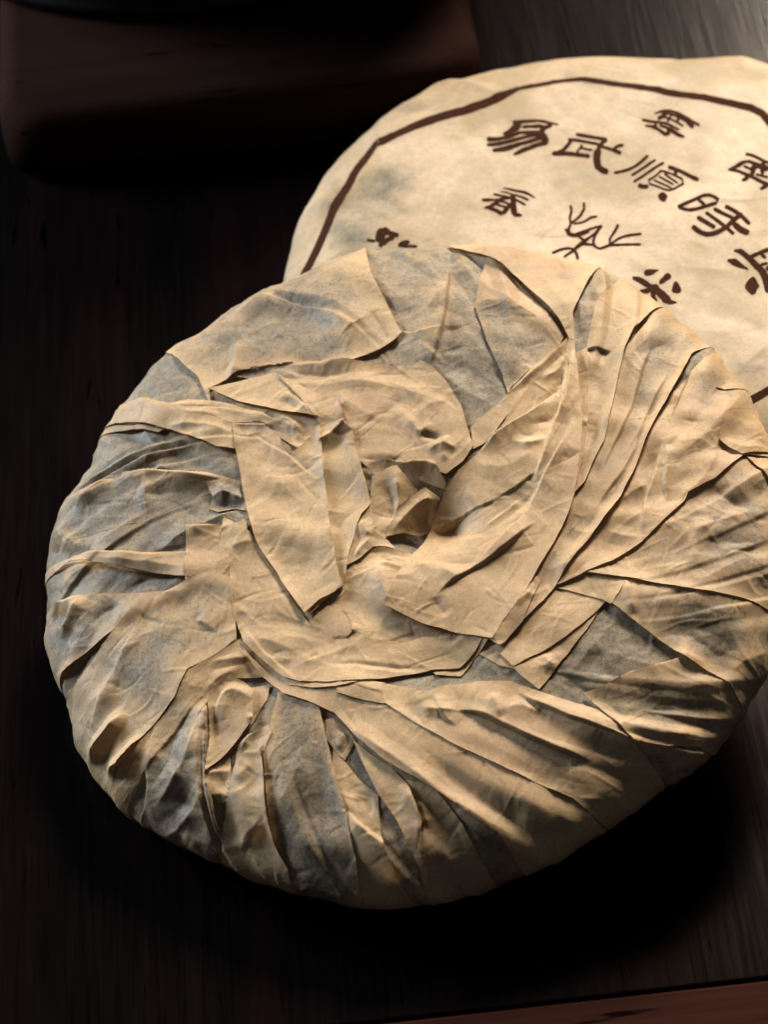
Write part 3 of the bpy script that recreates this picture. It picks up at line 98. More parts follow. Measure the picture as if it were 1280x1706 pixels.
CAKE1 = dict(
 shape=(100.0, 15.0, 12.511),
 k=[0.9921, 0.9832, 0.981, 0.981, 0.9817, 0.9838, 0.9857, 0.9867, 0.9895, 0.9987, 1.0089, 1.0129, 1.0162, 1.0205, 1.0229, 1.0184, 1.0187, 1.0362, 1.0558, 1.0483, 1.0288, 1.0137, 1.008, 1.0086, 1.0132, 1.0168, 1.0157, 1.01, 1.0009, 0.9893, 0.9836, 0.9903, 0.9966, 0.9966, 0.9955, 0.9948, 0.9925, 0.9887, 0.9851, 0.982, 0.9869, 0.9967, 1.0033, 1.0057, 1.0039, 0.9973, 0.9888, 0.9856, 0.987, 0.9949, 1.0024, 1.009, 1.0109, 1.0073, 1.0043, 1.0006, 0.9954, 0.9903, 0.9837, 0.981, 0.9844, 0.9934, 1.003, 1.0104, 1.0074, 0.9996, 0.9941, 0.991, 0.9899, 0.9928, 0.9953, 0.9946],
 matrix=[[0.990684, -0.011432, -0.135701, 0.0057], [-0.011432, 0.985972, -0.166519, -0.048034], [0.135701, 0.166519, 0.976656, 0.031336], [0.0, 0.0, 0.0, 1.0]],
 dimples=[(7.77, -2.62, 6.5, 8.5), (-45.97, 18.11, 5, 1.5), (-39.24, -38.9, 4, 1.5), (5.84, -44.08, 8, 1.5)],
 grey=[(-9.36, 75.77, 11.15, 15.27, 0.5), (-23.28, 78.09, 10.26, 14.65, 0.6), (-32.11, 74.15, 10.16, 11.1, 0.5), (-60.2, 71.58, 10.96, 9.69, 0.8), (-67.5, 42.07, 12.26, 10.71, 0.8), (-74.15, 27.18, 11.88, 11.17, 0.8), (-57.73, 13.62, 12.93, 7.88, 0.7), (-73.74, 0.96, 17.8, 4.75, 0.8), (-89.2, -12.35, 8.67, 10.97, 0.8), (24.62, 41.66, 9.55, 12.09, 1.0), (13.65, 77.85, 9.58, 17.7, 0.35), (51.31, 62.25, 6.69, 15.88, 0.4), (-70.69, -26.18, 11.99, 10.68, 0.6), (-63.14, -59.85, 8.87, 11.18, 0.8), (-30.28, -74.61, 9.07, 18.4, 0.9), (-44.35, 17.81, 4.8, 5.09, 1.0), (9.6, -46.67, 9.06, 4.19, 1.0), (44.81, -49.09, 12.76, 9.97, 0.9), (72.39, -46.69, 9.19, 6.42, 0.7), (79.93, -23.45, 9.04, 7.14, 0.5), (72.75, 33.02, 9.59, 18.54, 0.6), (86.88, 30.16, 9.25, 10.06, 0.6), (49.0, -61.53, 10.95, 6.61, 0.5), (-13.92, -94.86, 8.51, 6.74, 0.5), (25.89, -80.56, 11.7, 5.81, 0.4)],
 creases=[
  ('R', 'L', 0.8, 8, 3.5, [(-61.83, 46.74), (-63.8, 33.02)], (0.25, 0.25)),
  ('R', 'L', 1.3, 6, 4, [(-65.77, 20.09), (-76.27, 16.67), (-84.41, 14.46)], (0.25, 0.25)),
  ('R', 'L', 1.0, 3, 5, [(-94.14, 28.46), (-92.24, 20.89), (-90.47, 14.86)], (0.25, 0.25)),
  ('R', 'L', 1.6, 4, 4, [(-76.56, -38.07), (-81.46, -41.81), (-85.73, -44.98), (-89.52, -47.87)], (0.25, 0.25)),
  ('R', 'L', 2.0, 4, 4, [(-70.72, -47.24), (-76.83, -50.73), (-84.77, -52.62)], (0.25, 0.25)),
  ('R', 'L', 3.6, 6, 5, [(-55.53, -45.35), (-58.43, -51.33), (-63.01, -59.07), (-68.72, -63.51), (-72.12, -65.82)], (0.25, 0.25)),
  ('S', 'L', 1.6, 10, 0.45, [(-70.23, -47.38), (-71.99, -53.6), (-73.34, -62.54), (-79.72, -69.92)], (0.2, 0.2)),
  ('R', 'L', 1.2, 3, 4, [(-72.46, -52.16), (-78.36, -59.91), (-83.68, -62.22)], (0.25, 0.25)),
  ('S', 'R', 2.4, 12, 0.45, [(-53.67, -40.72), (-54.31, -49.21), (-56.91, -62.05), (-55.97, -69.71), (-56.93, -80.04)], (0.1, 0.2)),
  ('R', 'L', 2.2, 5, 4, [(-57.26, -66.9), (-65.93, -72.41), (-73.24, -73.62)], (0.25, 0.25)),
  ('R', 'L', 2.4, 4, 5, [(-41.23, 13.99), (-52.88, 11.83), (-65.7, 6.57)], (0.25, 0.25)),
  ('R', 'L', 1.6, 4, 4, [(-94.14, 28.46), (-89.0, 19.09), (-85.37, 13.25)], (0.25, 0.25)),
  ('R', 'L', 1.6, 4, 4, [(-81.97, 7.85), (-89.31, 8.02), (-94.51, 4.68)], (0.25, 0.25)),
  ('R', 'L', 1.4, 4, 4, [(-68.41, 53.72), (-64.74, 42.06), (-68.43, 34.69)], (0.25, 0.25)),
  ('R', 'L', 2.0, 4, 5, [(-67.01, -75.06), (-63.64, -80.12), (-60.35, -86.72)], (0.25, 0.25)),
  ('R', 'L', 1.2, 5, 5, [(-57.78, -82.71), (-62.29, -77.55), (-68.36, -73.76)], (0.25, 0.25)),
  ('S', 'R', 1.8, 10, 0.45, [(22.61, 83.32), (19.9, 68.78), (17.47, 55.92), (13.75, 48.04)], (0.2, 0.2)),
  ('S', 'R', 1.6, 9, 0.45, [(5.7, 61.42), (10.33, 58.8), (14.34, 58.39), (18.38, 58.5)], (0.2, 0.2)),
  ('R', 'L', -1.2, 5, 4, [(17.49, 57.67), (22.31, 57.79), (26.82, 59.15)], (0.25, 0.25)),
  ('R', 'L', 1.4, 6, 4, [(12.66, 66.2), (16.95, 68.49), (20.07, 76.07)], (0.25, 0.25)),
  ('R', 'L', -1.6, 3, 3, [(20.35, 93.36), (22.38, 90.34), (23.57, 82.99)], (0.25, 0.25)),
  ('R', 'L', -1.0, 3, 3, [(52.63, 74.99), (53.46, 62.03), (53.53, 48.99)], (0.25, 0.25)),
  ('R', 'L', 1.2, 3, 4, [(55.76, 76.55), (55.47, 61.9), (54.53, 48.86)], (0.25, 0.25)),
  ('R', 'L', 0.8, 6, 6, [(34.38, 94.58), (36.89, 82.5), (40.79, 71.16)], (0.25, 0.25)),
  ('R', 'L', 0.8, 8, 8, [(-26.67, 88.29), (-37.26, 79.0), (-49.6, 79.65)], (0.25, 0.25)),
  ('R', 'L', 0.7, 6, 6, [(-8.68, 91.04), (-8.04, 70.5), (-13.41, 58.02)], (0.25, 0.25)),
  ('R', 'L', 1.2, 6, 6, [(76.96, 51.62), (69.15, 42.33), (62.95, 44.34)], (0.25, 0.25)),
  ('R', 'L', 1.4, 6, 8, [(82.73, -64.42), (74.12, -61.97), (87.08, -54.11)], (0.25, 0.25)),
  ('R', 'L', 1.0, 6, 6, [(-26.73, -90.97), (-22.76, -99.24), (-17.84, -102.75)], (0.25, 0.25)),
  ('R', 'L', 1.0, 8, 8, [(-17.15, -101.07), (-9.96, -97.14), (-0.88, -96.35)], (0.25, 0.25)),
  ('R', 'L', 1.2, 6, 6, [(13.33, -99.19), (23.29, -94.26), (40.53, -91.34)], (0.25, 0.25)),
  ('R', 'L', 1.0, 10, 10, [(26.98, -98.97), (40.99, -88.66), (54.75, -83.5)], (0.25, 0.25)),
  ('R', 'L', 0.8, 8, 8, [(55.39, -89.75), (64.67, -76.77), (68.72, -71.85)], (0.25, 0.25)),
 ])
FLAPS = [
 {'name': 'broad_pleat', 'poly': [(-67.78, 93.67), (-53.82, 102.33), (-40.66, 108.24), (-26.99, 112.43), (-18.04, 70.78), (-15.0, 57.28), (-29.27, 59.67), (-38.3, 59.87), (-46.37, 56.34), (-46.72, 51.27), (-49.43, 61.83)], 'merge': [0, 1, 2, 3, 4], 'lift': 1.6, 'grey': 0.6, 'curl': 0.0, 'wrinkle': 1.0, 'blur': 1.4, 'creases': [('R', 'L', 2.6, 4, 7, [(-43.38, 81.89), (-33.75, 85.25), (-22.98, 88.78)], (0.25, 0.25)), ('R', 'L', 2.0, 8, 2.5, [(-37.51, 72.91), (-38.68, 63.95), (-41.21, 57.41)], (0.25, 0.25)), ('R', 'L', 0.9, 6, 6, [(-30.19, 81.07), (-25.43, 69.08), (-20.85, 60.65)], (0.25, 0.25)), ('R', 'L', 0.9, 5, 5, [(-37.17, 73.29), (-32.02, 75.16), (-25.05, 76.13)], (0.25, 0.25))]},
 {'name': 'folded_sheet', 'poly': [(-26.76, 112.48), (-13.56, 114.83), (-2.33, 115.6), (0.71, 81.66), (4.14, 69.67), (7.05, 59.12), (0.14, 54.29), (-7.76, 53.14), (-14.6, 56.77), (-17.19, 71.12)], 'merge': [0, 1, 8, 9], 'lift': 2.2, 'grey': 0.55, 'curl': 0.0, 'wrinkle': 1.0, 'blur': 1.4, 'creases': [('R', 'L', 2.6, 10, 4, [(-20.64, 88.36), (-17.03, 73.33), (-14.89, 57.31)], (0.25, 0.25)), ('R', 'L', 0.8, 6, 8, [(-8.5, 93.18), (-4.1, 77.31), (-3.51, 63.56)], (0.25, 0.25)), ('R', 'L', 0.7, 4, 6, [(-13.59, 63.94), (-6.84, 62.84), (3.44, 70.83)], (0.25, 0.25)), ('R', 'L', 0.7, 5, 5, [(-4.31, 54.4), (-7.65, 63.24), (-4.41, 72.76)], (0.25, 0.25))]},
 {'name': 'rolled_pleat', 'poly': [(-68.8, 62.1), (-65.26, 60.94), (-61.74, 55.86), (-52.99, 55.01), (-43.18, 50.34), (-31.32, 43.32), (-31.51, 40.91), (-43.1, 47.38), (-53.33, 51.02), (-62.02, 52.4), (-66.68, 55.97)], 'merge': [], 'lift': 1.6, 'grey': 0.0, 'curl': 0.0, 'wrinkle': 1.0, 'blur': 1.4, 'creases': [('R', 'L', 0.9, 2.5, 2.5, [(-65.68, 60.2), (-61.87, 54.12), (-53.1, 53.51), (-42.95, 49.0)], (0.25, 0.25))]},
 {'name': 'rolled_pleat', 'poly': [(-95.73, 64.84), (-92.09, 69.92), (-88.1, 74.88), (-53.23, 51.24), (-42.97, 48.01), (-31.73, 41.63), (-31.98, 38.44), (-40.5, 41.45), (-49.25, 46.42), (-58.14, 47.81), (-62.63, 46.4), (-66.85, 49.31)], 'merge': [0, 1], 'lift': 2.2, 'grey': 0.15, 'curl': 0.0, 'wrinkle': 1.0, 'blur': 1.4, 'creases': [('R', 'L', 1.2, 3, 3, [(-74.08, 52.32), (-66.18, 51.9), (-55.14, 50.27), (-41.49, 45.45)], (0.25, 0.25))]},
 {'name': 'rolled_pleat', 'poly': [(-93.38, 68.18), (-89.2, 73.57), (-49.74, 46.8), (-40.5, 41.45), (-40.55, 33.09), (-46.22, 35.65), (-52.99, 41.13), (-58.49, 45.2)], 'merge': [0], 'lift': 2.4, 'grey': 0.15, 'curl': 0.0, 'wrinkle': 1.0, 'blur': 1.4, 'creases': [('R', 'L', 1.2, 3, 3, [(-60.15, 46.69), (-50.34, 44.73), (-40.82, 38.74)], (0.25, 0.25))]},
 {'name': 'broad_pleat', 'poly': [(-76.33, 34.6), (-72.73, 35.73), (-60.47, 31.69), (-50.58, 28.86), (-40.08, 23.02), (-40.93, 16.32), (-48.94, 22.14), (-57.04, 20.83), (-66.45, 16.93), (-113.63, 21.4), (-113.98, 19.43), (-111.35, 31.13), (-109.3, 37.71), (-80.54, 33.65)], 'merge': [5, 6, 7, 8, 9, 10, 11], 'lift': 2.2, 'grey': 0.75, 'curl': 0.0, 'wrinkle': 1.0, 'blur': 1.4, 'creases': [('R', 'L', 2.2, 1.5, 7, [(-74.09, 35.19), (-60.46, 31.26), (-40.88, 23.24)], (0.25, 0.25)), ('R', 'L', 2.2, 3.5, 4, [(-76.12, 33.85), (-80.14, 33.02), (-87.4, 29.48)], (0.25, 0.25)), ('R', 'L', -1.6, 4, 4, [(-66.99, 25.65), (-57.07, 24.52), (-50.56, 23.84)], (0.25, 0.25)), ('R', 'L', 2.6, 5, 6, [(-49.75, 24.85), (-57.05, 22.46), (-66.36, 18.71), (-74.16, 16.35)], (0.25, 0.25)), ('R', 'L', 0.9, 3, 3, [(-65.41, 29.73), (-66.97, 23.99), (-65.48, 19.43)], (0.25, 0.25))]},
 {'name': 'crumpled_corner', 'poly': [(-50.3, 25.16), (-44.96, 25.32), (-39.66, 22.23), (-39.25, 12.06), (-42.66, 14.53), (-47.26, 14.2), (-49.9, 16.51), (-48.67, 20.18)], 'merge': [], 'lift': 1.4, 'grey': 0.95, 'curl': 0.0, 'wrinkle': 2.0, 'blur': 1.4, 'creases': [('R', 'L', 1.6, 3, 2, [(-49.8, 19.89), (-44.97, 20.58), (-39.71, 16.14)], (0.25, 0.25)), ('R', 'L', -1.6, 2.5, 2.5, [(-47.16, 15.75), (-43.38, 15.92), (-39.77, 13.77)], (0.25, 0.25)), ('R', 'L', 1.0, 2, 2, [(-47.38, 24.33), (-45.77, 20.8), (-46.58, 16.98)], (0.25, 0.25))]},
 {'name': 'rolled_pleat', 'poly': [(-114.85, 13.37), (-114.48, 16.19), (-114.18, 18.23), (-83.02, 11.81), (-69.47, 7.09), (-55.83, 3.2), (-56.33, -4.99), (-68.26, 0.87), (-79.72, 6.94), (-89.97, 12.35), (-93.92, 11.66)], 'merge': [0, 1], 'lift': 2.4, 'grey': 0.05, 'curl': 0.0, 'wrinkle': 1.0, 'blur': 1.4, 'creases': [('R', 'L', 1.0, 2, 5, [(-89.93, 13.75), (-74.5, 8.0), (-56.24, 2.34)], (0.25, 0.25)), ('R', 'L', 0.8, 3, 3, [(-83.08, 10.43), (-68.08, 3.14), (-56.34, -2.09)], (0.25, 0.25))]},
 {'name': 'broad_pleat', 'poly': [(-115.56, 3.93), (-94.01, 1.25), (-86.58, -0.72), (-75.52, -3.76), (-62.83, -7.03), (-57.09, -5.42), (-57.5, -9.35), (-75.25, -13.2), (-112.19, -27.97), (-110.39, -34.39), (-113.36, -22.78), (-115.36, -7.82)], 'merge': [8, 9, 10, 11], 'lift': 2.2, 'grey': 0.65, 'curl': 0.0, 'wrinkle': 1.0, 'blur': 1.4, 'creases': [('R', 'L', 2.6, 7, 3.5, [(-86.25, -1.06), (-90.13, -5.12), (-94.61, -10.47)], (0.25, 0.25)), ('R', 'L', -1.6, 5, 5, [(-84.86, -10.8), (-81.03, -7.54), (-75.88, -7.48)], (0.25, 0.25)), ('R', 'L', 1.2, 3, 3, [(-98.55, 2.25), (-91.22, -0.76), (-86.63, -1.28)], (0.25, 0.25)), ('R', 'L', -1.2, 3, 3, [(-97.98, -2.04), (-92.57, -4.72), (-90.06, -4.39)], (0.25, 0.25)), ('R', 'L', 0.9, 4, 4, [(-69.33, -5.81), (-75.5, -12.36)], (0.25, 0.25)), ('R', 'L', 1.0, 4, 4, [(-100.67, -18.96), (-95.68, -20.81), (-88.96, -23.44)], (0.25, 0.25)), ('R', 'L', 1.0, 6, 6, [(-94.18, -10.32), (-91.08, -17.4), (-93.14, -25.33)], (0.25, 0.25))]},
 {'name': 'gathered_fold', 'poly': [(29.7, 111.74), (39.82, 108.55), (37.21, 76.57), (44.74, 61.91), (50.26, 50.06), (48.42, 48.23), (43.01, 53.34), (36.59, 61.85), (27.1, 64.68), (39.58, 108.64)], 'merge': [0, 9], 'lift': 0.9, 'grey': 0.3, 'curl': 0.0, 'wrinkle': 1.0, 'blur': 1.4, 'creases': [('R', 'L', 1.0, 5, 5, [(28.62, 81.03), (29.54, 73.04), (36.87, 64.52), (48.52, 49.45)], (0.25, 0.25))]},
 {'name': 'pleat', 'poly': [(27.2, 65.36), (36.04, 64.25), (41.94, 58.38), (47.37, 51.69), (49.86, 49.1), (48.28, 46.43), (41.07, 40.87), (34.21, 35.5), (33.03, 33.38), (31.97, 40.18), (29.28, 51.05)], 'merge': [], 'lift': 1.4, 'grey': 0.85, 'curl': 0.0, 'wrinkle': 1.0, 'blur': 1.4, 'creases': [('R', 'L', 1.0, 4, 6, [(33.14, 34.71), (34.02, 45.47), (34.04, 56.01)], (0.25, 0.25))]},
 {'name': 'overlapping_fold', 'poly': [(21.61, 95.24), (24.14, 91.24), (30.5, 83.96), (35.86, 77.59), (40.72, 69.98), (45.74, 61.78), (49.36, 55.05), (51.69, 48.68), (52.99, 48.09), (53.39, 56.98), (69.03, 92.76), (59.53, 99.12), (53.98, 102.25), (46.85, 105.71), (35.65, 109.99), (28.29, 112.11)], 'merge': [10, 11, 12, 13, 14], 'lift': 2.4, 'grey': 0.25, 'curl': 0.0, 'wrinkle': 1.0, 'blur': 2.0, 'creases': [('R', 'L', 1.2, 5, 8, [(49.92, 85.48), (51.81, 70.1), (52.45, 51.73)], (0.25, 0.25)), ('R', 'L', 0.8, 8, 8, [(27.86, 96.4), (40.08, 81.12), (48.06, 62.09)], (0.25, 0.25))]},
 {'name': 'gathered_fold', 'poly': [(-49.84, 51.76), (-42.58, 50.89), (-33.2, 46.27), (-22.35, 39.63), (-15.26, 37.88), (-18.12, 32.01), (-23.97, 28.87), (-28.83, 34.77), (-32.04, 39.73), (-40.93, 42.46), (-47.6, 47.15)], 'merge': [0, 10, 9], 'lift': 0.7, 'grey': 0.1, 'curl': 0.0, 'wrinkle': 2.0, 'blur': 1.4, 'creases': [('R', 'L', 0.8, 2, 2, [(-27.19, 38.77), (-24.25, 34.93), (-23.0, 30.59)], (0.25, 0.25)), ('R', 'L', 0.9, 2, 2, [(-29.43, 41.44), (-24.84, 38.17), (-21.98, 33.35)], (0.25, 0.25)), ('R', 'L', -0.8, 2, 2, [(-32.21, 37.75), (-26.75, 34.2)], (0.25, 0.25)), ('R', 'L', 0.6, 2, 2, [(-26.17, 31.45), (-23.12, 29.23)], (0.25, 0.25)), ('R', 'L', 0.6, 3, 3, [(-41.52, 47.18), (-31.85, 42.14), (-22.65, 35.15)], (0.25, 0.25))]},
 {'name': 'tucked_pleat', 'poly': [(-46.58, 56.06), (-37.48, 56.3), (-28.03, 56.03), (-21.0, 46.36), (-17.65, 37.36), (-27.7, 41.92), (-37.93, 48.22)], 'merge': [], 'lift': 2.0, 'grey': 0.15, 'curl': 0.0, 'wrinkle': 1.5, 'blur': 1.4, 'creases': [('R', 'L', 1.0, 3, 3, [(-26.49, 48.83), (-23.51, 44.86), (-19.15, 38.55)], (0.25, 0.25)), ('R', 'L', -0.9, 2.5, 2.5, [(-26.61, 46.71), (-22.2, 40.53)], (0.25, 0.25))]},
 {'name': 'folded_panel', 'poly': [(-38.72, 58.49), (-34.05, 60.23), (-24.23, 58.92), (-10.99, 54.81), (-1.52, 50.14), (9.07, 48.4), (11.1, 49.33), (14.0, 46.41), (17.4, 39.72), (20.08, 31.81), (21.03, 23.86), (22.17, 18.81), (18.82, 14.9), (13.94, 11.93), (5.85, 15.58), (-7.98, 19.89), (-9.59, 27.99), (-13.0, 34.94), (-15.99, 37.76), (-21.8, 46.57), (-27.7, 56.16), (-32.58, 56.18)], 'merge': [20], 'lift': 1.3, 'grey': 0.08, 'curl': 0.0, 'wrinkle': 2.2, 'blur': 1.4, 'creases': [('R', 'L', 1.0, 2.5, 4, [(-38.2, 59.23), (-25.93, 58.33), (-11.01, 54.62), (9.37, 48.11)], (0.25, 0.25)), ('R', 'L', -1.2, 3, 3, [(-39.89, 57.95), (-26.13, 55.08), (-13.94, 51.12), (-6.42, 49.69)], (0.25, 0.25)), ('R', 'L', 0.6, 5, 3, [(-14.01, 50.31), (-3.63, 44.65), (6.96, 40.46), (18.65, 30.55)], (0.25, 0.25)), ('R', 'L', -0.7, 2.5, 2.5, [(-1.38, 32.52), (1.54, 33.92), (4.84, 38.62)], (0.25, 0.25)), ('R', 'L', 0.6, 3, 3, [(-12.03, 44.72), (-6.16, 36.43), (-0.36, 30.25)], (0.25, 0.25)), ('R', 'L', -0.9, 1.5, 1.5, [(8.42, 24.64), (13.76, 22.48)], (0.25, 0.25)), ('R', 'L', 0.8, 2, 3, [(6.03, 31.67), (8.47, 25.03), (12.27, 28.01)], (0.25, 0.25)), ('R', 'L', 0.7, 4, 4, [(2.68, 45.25), (9.76, 36.73), (19.71, 25.45)], (0.25, 0.25)), ('R', 'L', 0.5, 3, 3, [(7.58, 31.28), (11.88, 34.44), (16.66, 34.5)], (0.25, 0.25)), ('R', 'L', 1.2, 2.5, 2.5, [(9.17, 20.0), (13.59, 20.98), (17.42, 18.34)], (0.25, 0.25)), ('R', 'L', 0.9, 2, 2, [(15.47, 23.46), (13.39, 19.1), (14.67, 15.12)], (0.25, 0.25)), ('R', 'L', -0.9, 2, 2, [(-7.85, 21.23), (1.39, 17.77), (2.56, 21.47)], (0.25, 0.25))]},
 {'name': 'pleat', 'poly': [(-27.7, 55.23), (-21.42, 48.98), (-12.12, 41.9), (-10.16, 35.07), (-13.28, 33.39), (-17.32, 35.01), (-21.05, 42.98), (-24.61, 49.83)], 'merge': [], 'lift': 0.9, 'grey': 0.0, 'curl': 0.0, 'wrinkle': 1.0, 'blur': 1.4, 'creases': [('R', 'L', 0.7, 3, 3, [(-11.82, 41.6), (-10.28, 35.5)], (0.25, 0.25)), ('R', 'L', 0.5, 4, 4, [(-24.51, 51.54), (-15.87, 37.11)], (0.25, 0.25))]},
 {'name': 'hole_lip', 'poly': [(-8.02, 20.11), (1.22, 16.67), (10.91, 15.84), (13.63, 9.32), (12.83, 7.94), (6.91, 11.21), (3.53, 14.9), (0.11, 13.36), (-4.52, 15.08)], 'merge': [], 'lift': 1.8, 'grey': 0.0, 'curl': 0.0, 'wrinkle': 1.5, 'blur': 1.4, 'creases': [('R', 'L', 1.2, 2, 3, [(-8.06, 19.73), (1.95, 16.27), (10.87, 15.47), (13.27, 9.01)], (0.25, 0.25))]},
 {'name': 'crumpled_corner', 'poly': [(-5.41, 14.38), (1.42, 15.73), (5.16, 9.7), (6.85, 7.13), (2.82, 1.81), (-1.52, -1.38), (-4.16, -3.98), (-6.92, -2.03), (-7.24, 4.28), (-6.54, 8.79)], 'merge': [], 'lift': 2.0, 'grey': 0.1, 'curl': 0.0, 'wrinkle': 1.0, 'blur': 3.0, 'creases': [('R', 'L', 2.2, 3.5, 3.5, [(-4.04, -3.03), (0.19, 4.15), (1.37, 15.18)], (0.25, 0.25)), ('R', 'L', -1.0, 3, 3, [(-2.36, 12.43), (-0.65, 6.21), (-2.28, -0.83)], (0.25, 0.25)), ('R', 'L', 0.8, 3, 3, [(5.14, 9.51), (3.14, 5.44), (-1.07, 2.71)], (0.25, 0.25))]},
 {'name': 'crumpled_corner', 'poly': [(-0.01, 4.19), (5.07, 7.87), (7.6, 9.21), (11.13, 6.24), (11.44, 4.43), (9.18, 1.46), (7.63, -1.29), (4.0, -2.51), (0.55, -2.25), (-4.06, -3.97)], 'merge': [], 'lift': 2.6, 'grey': 0.0, 'curl': 0.0, 'wrinkle': 1.0, 'blur': 3.0, 'creases': [('R', 'L', 1.6, 2.5, 2.5, [(-2.71, -2.99), (2.09, 1.63), (6.51, 5.4), (11.07, 5.68)], (0.25, 0.25)), ('R', 'L', 1.2, 3, 3, [(7.74, 8.83), (8.32, 4.01), (5.66, -2.15)], (0.25, 0.25)), ('R', 'L', 1.0, 3, 3, [(0.64, -1.51), (4.65, 2.95), (8.35, 4.39)], (0.25, 0.25))]},
 {'name': 'inner_panel', 'poly': [(-12.34, -7.51), (-4.52, -7.1), (3.49, -9.82), (2.72, -13.52), (2.41, -29.91), (15.69, -37.16), (10.3, -41.88), (-0.27, -39.86), (-10.57, -36.5), (-19.7, -32.46), (-27.3, -24.7), (-27.68, -21.23), (-20.55, -19.02), (-16.62, -15.52), (-14.93, -10.06)], 'merge': [], 'lift': 0.5, 'grey': 0.0, 'curl': 0.0, 'wrinkle': 1.0, 'blur': 1.4, 'creases': [('R', 'L', 2.6, 8, 4.5, [(-7.24, -10.28), (-6.27, -18.65), (-4.42, -24.78), (-0.55, -28.74)], (0.25, 0.25)), ('R', 'L', 1.2, 2, 2, [(-10.64, -6.05), (-4.52, -7.1), (3.17, -9.73)], (0.25, 0.25)), ('R', 'L', -1.0, 1.6, 1.6, [(-6.75, -10.2), (-3.34, -11.52), (0.3, -13.93)], (0.25, 0.25)), ('R', 'L', 0.9, 1.6, 1.6, [(-6.55, -11.38), (-2.72, -13.11), (0.22, -14.66)], (0.25, 0.25)), ('R', 'L', 0.5, 1.5, 1.5, [(-14.58, -28.92), (-15.84, -30.48), (-14.81, -31.51)], (0.25, 0.25)), ('R', 'L', -0.6, 1.2, 1.2, [(-17.22, -31.5), (-13.64, -32.73)], (0.25, 0.25)), ('R', 'L', -0.5, 1.2, 4, [(-13.64, -32.73), (-10.52, -35.99), (1.91, -34.25)], (0.25, 0.25))]},
 {'name': 'small_flap', 'poly': [(-10.0, 3.42), (-6.95, 7.24), (-6.81, -2.02), (-3.85, -4.65), (-2.04, -7.42), (-7.46, -6.53), (-10.89, -9.46), (-14.62, -10.96), (-15.75, -14.1), (-14.14, -5.04)], 'merge': [], 'lift': 1.3, 'grey': 0.0, 'curl': 0.0, 'wrinkle': 1.0, 'blur': 1.4, 'creases': [('R', 'L', 1.2, 2.5, 3, [(-9.76, 2.59), (-8.68, -1.56), (-7.18, -3.41)], (0.25, 0.25)), ('R', 'L', 1.0, 2, 2, [(-7.19, -3.77), (-10.6, -6.69), (-12.39, -9.07)], (0.25, 0.25))]},
 {'name': 'rounded_flap', 'poly': [(-21.36, -21.37), (-18.32, -22.52), (-16.26, -27.12), (-15.64, -31.1), (-17.2, -32.43), (-19.55, -31.83), (-21.43, -31.6), (-26.56, -25.57)], 'merge': [], 'lift': 0.45, 'grey': 0.0, 'curl': 0.0, 'wrinkle': 0.4, 'blur': 1.4, 'creases': []},
 {'name': 'pleat', 'poly': [(-56.08, 11.48), (-46.64, 10.04), (-39.88, 8.85), (-39.92, 4.58), (-48.83, -7.63), (-53.17, -10.3), (-56.4, -6.9), (-57.71, -5.37)], 'merge': [], 'lift': 1.3, 'grey': 0.12, 'curl': 0.0, 'wrinkle': 1.0, 'blur': 1.4, 'creases': [('R', 'L', 0.8, 2, 3, [(-55.8, 10.81), (-47.97, 9.81)], (0.25, 0.25))]},
 {'name': 'pleat', 'poly': [(-45.86, 12.3), (-42.25, 8.41), (-39.1, 5.26), (-37.33, 0.15), (-32.83, -11.0), (-28.64, -19.05), (-27.02, -23.14), (-35.45, -21.43), (-43.59, -16.35), (-47.57, -12.08), (-49.91, -8.18), (-48.2, 1.63)], 'merge': [], 'lift': 0.9, 'grey': 0.0, 'curl': 0.0, 'wrinkle': 1.4, 'blur': 1.4, 'creases': [('R', 'L', 0.6, 3, 3, [(-45.26, 1.82), (-41.91, 2.88), (-38.02, 2.85)], (0.25, 0.25)), ('R', 'L', 0.6, 2, 3, [(-48.96, -6.89), (-47.96, -8.12), (-46.79, -12.29)], (0.25, 0.25))]},
 {'name': 'broad_panel', 'poly': [(-45.43, -8.09), (-44.99, -25.83), (-52.74, -30.07), (-58.19, -31.66), (-62.08, -38.74), (-95.44, -65.26), (-96.7, -63.39), (-100.21, -57.68), (-105.0, -48.42), (-108.9, -38.84), (-110.89, -32.73), (-90.16, -24.08), (-84.08, -19.38), (-75.22, -11.96), (-65.65, -8.17), (-57.18, -5.65), (-51.64, -4.1)], 'merge': [5, 6, 7, 8, 9], 'lift': 1.5, 'grey': 0.55, 'curl': 0.0, 'wrinkle': 1.0, 'blur': 1.4, 'creases': [('R', 'L', 0.9, 10, 10, [(-80.85, -25.03), (-70.35, -19.55), (-55.17, -14.66)], (0.25, 0.25)), ('R', 'L', 0.8, 6, 6, [(-54.98, -12.8), (-50.22, -21.22)], (0.25, 0.25)), ('S', 'L', 0.7, 5, 0.45, [(-56.4, -18.34), (-52.73, -21.0), (-50.18, -22.94)], (0.2, 0.2)), ('R', 'L', 3.0, 3.0, 3.4, [(-76.23, -38.39), (-81.06, -42.1), (-85.19, -45.25), (-88.59, -48.15)], (0.25, 0.25)), ('R', 'L', 3.2, 3.0, 3.4, [(-70.44, -47.52), (-76.46, -50.98), (-84.13, -52.83)], (0.25, 0.25)), ('R', 'L', 0.9, 9, 9, [(-93.05, -33.54), (-80.91, -31.77), (-70.39, -39.75)], (0.25, 0.25))]},
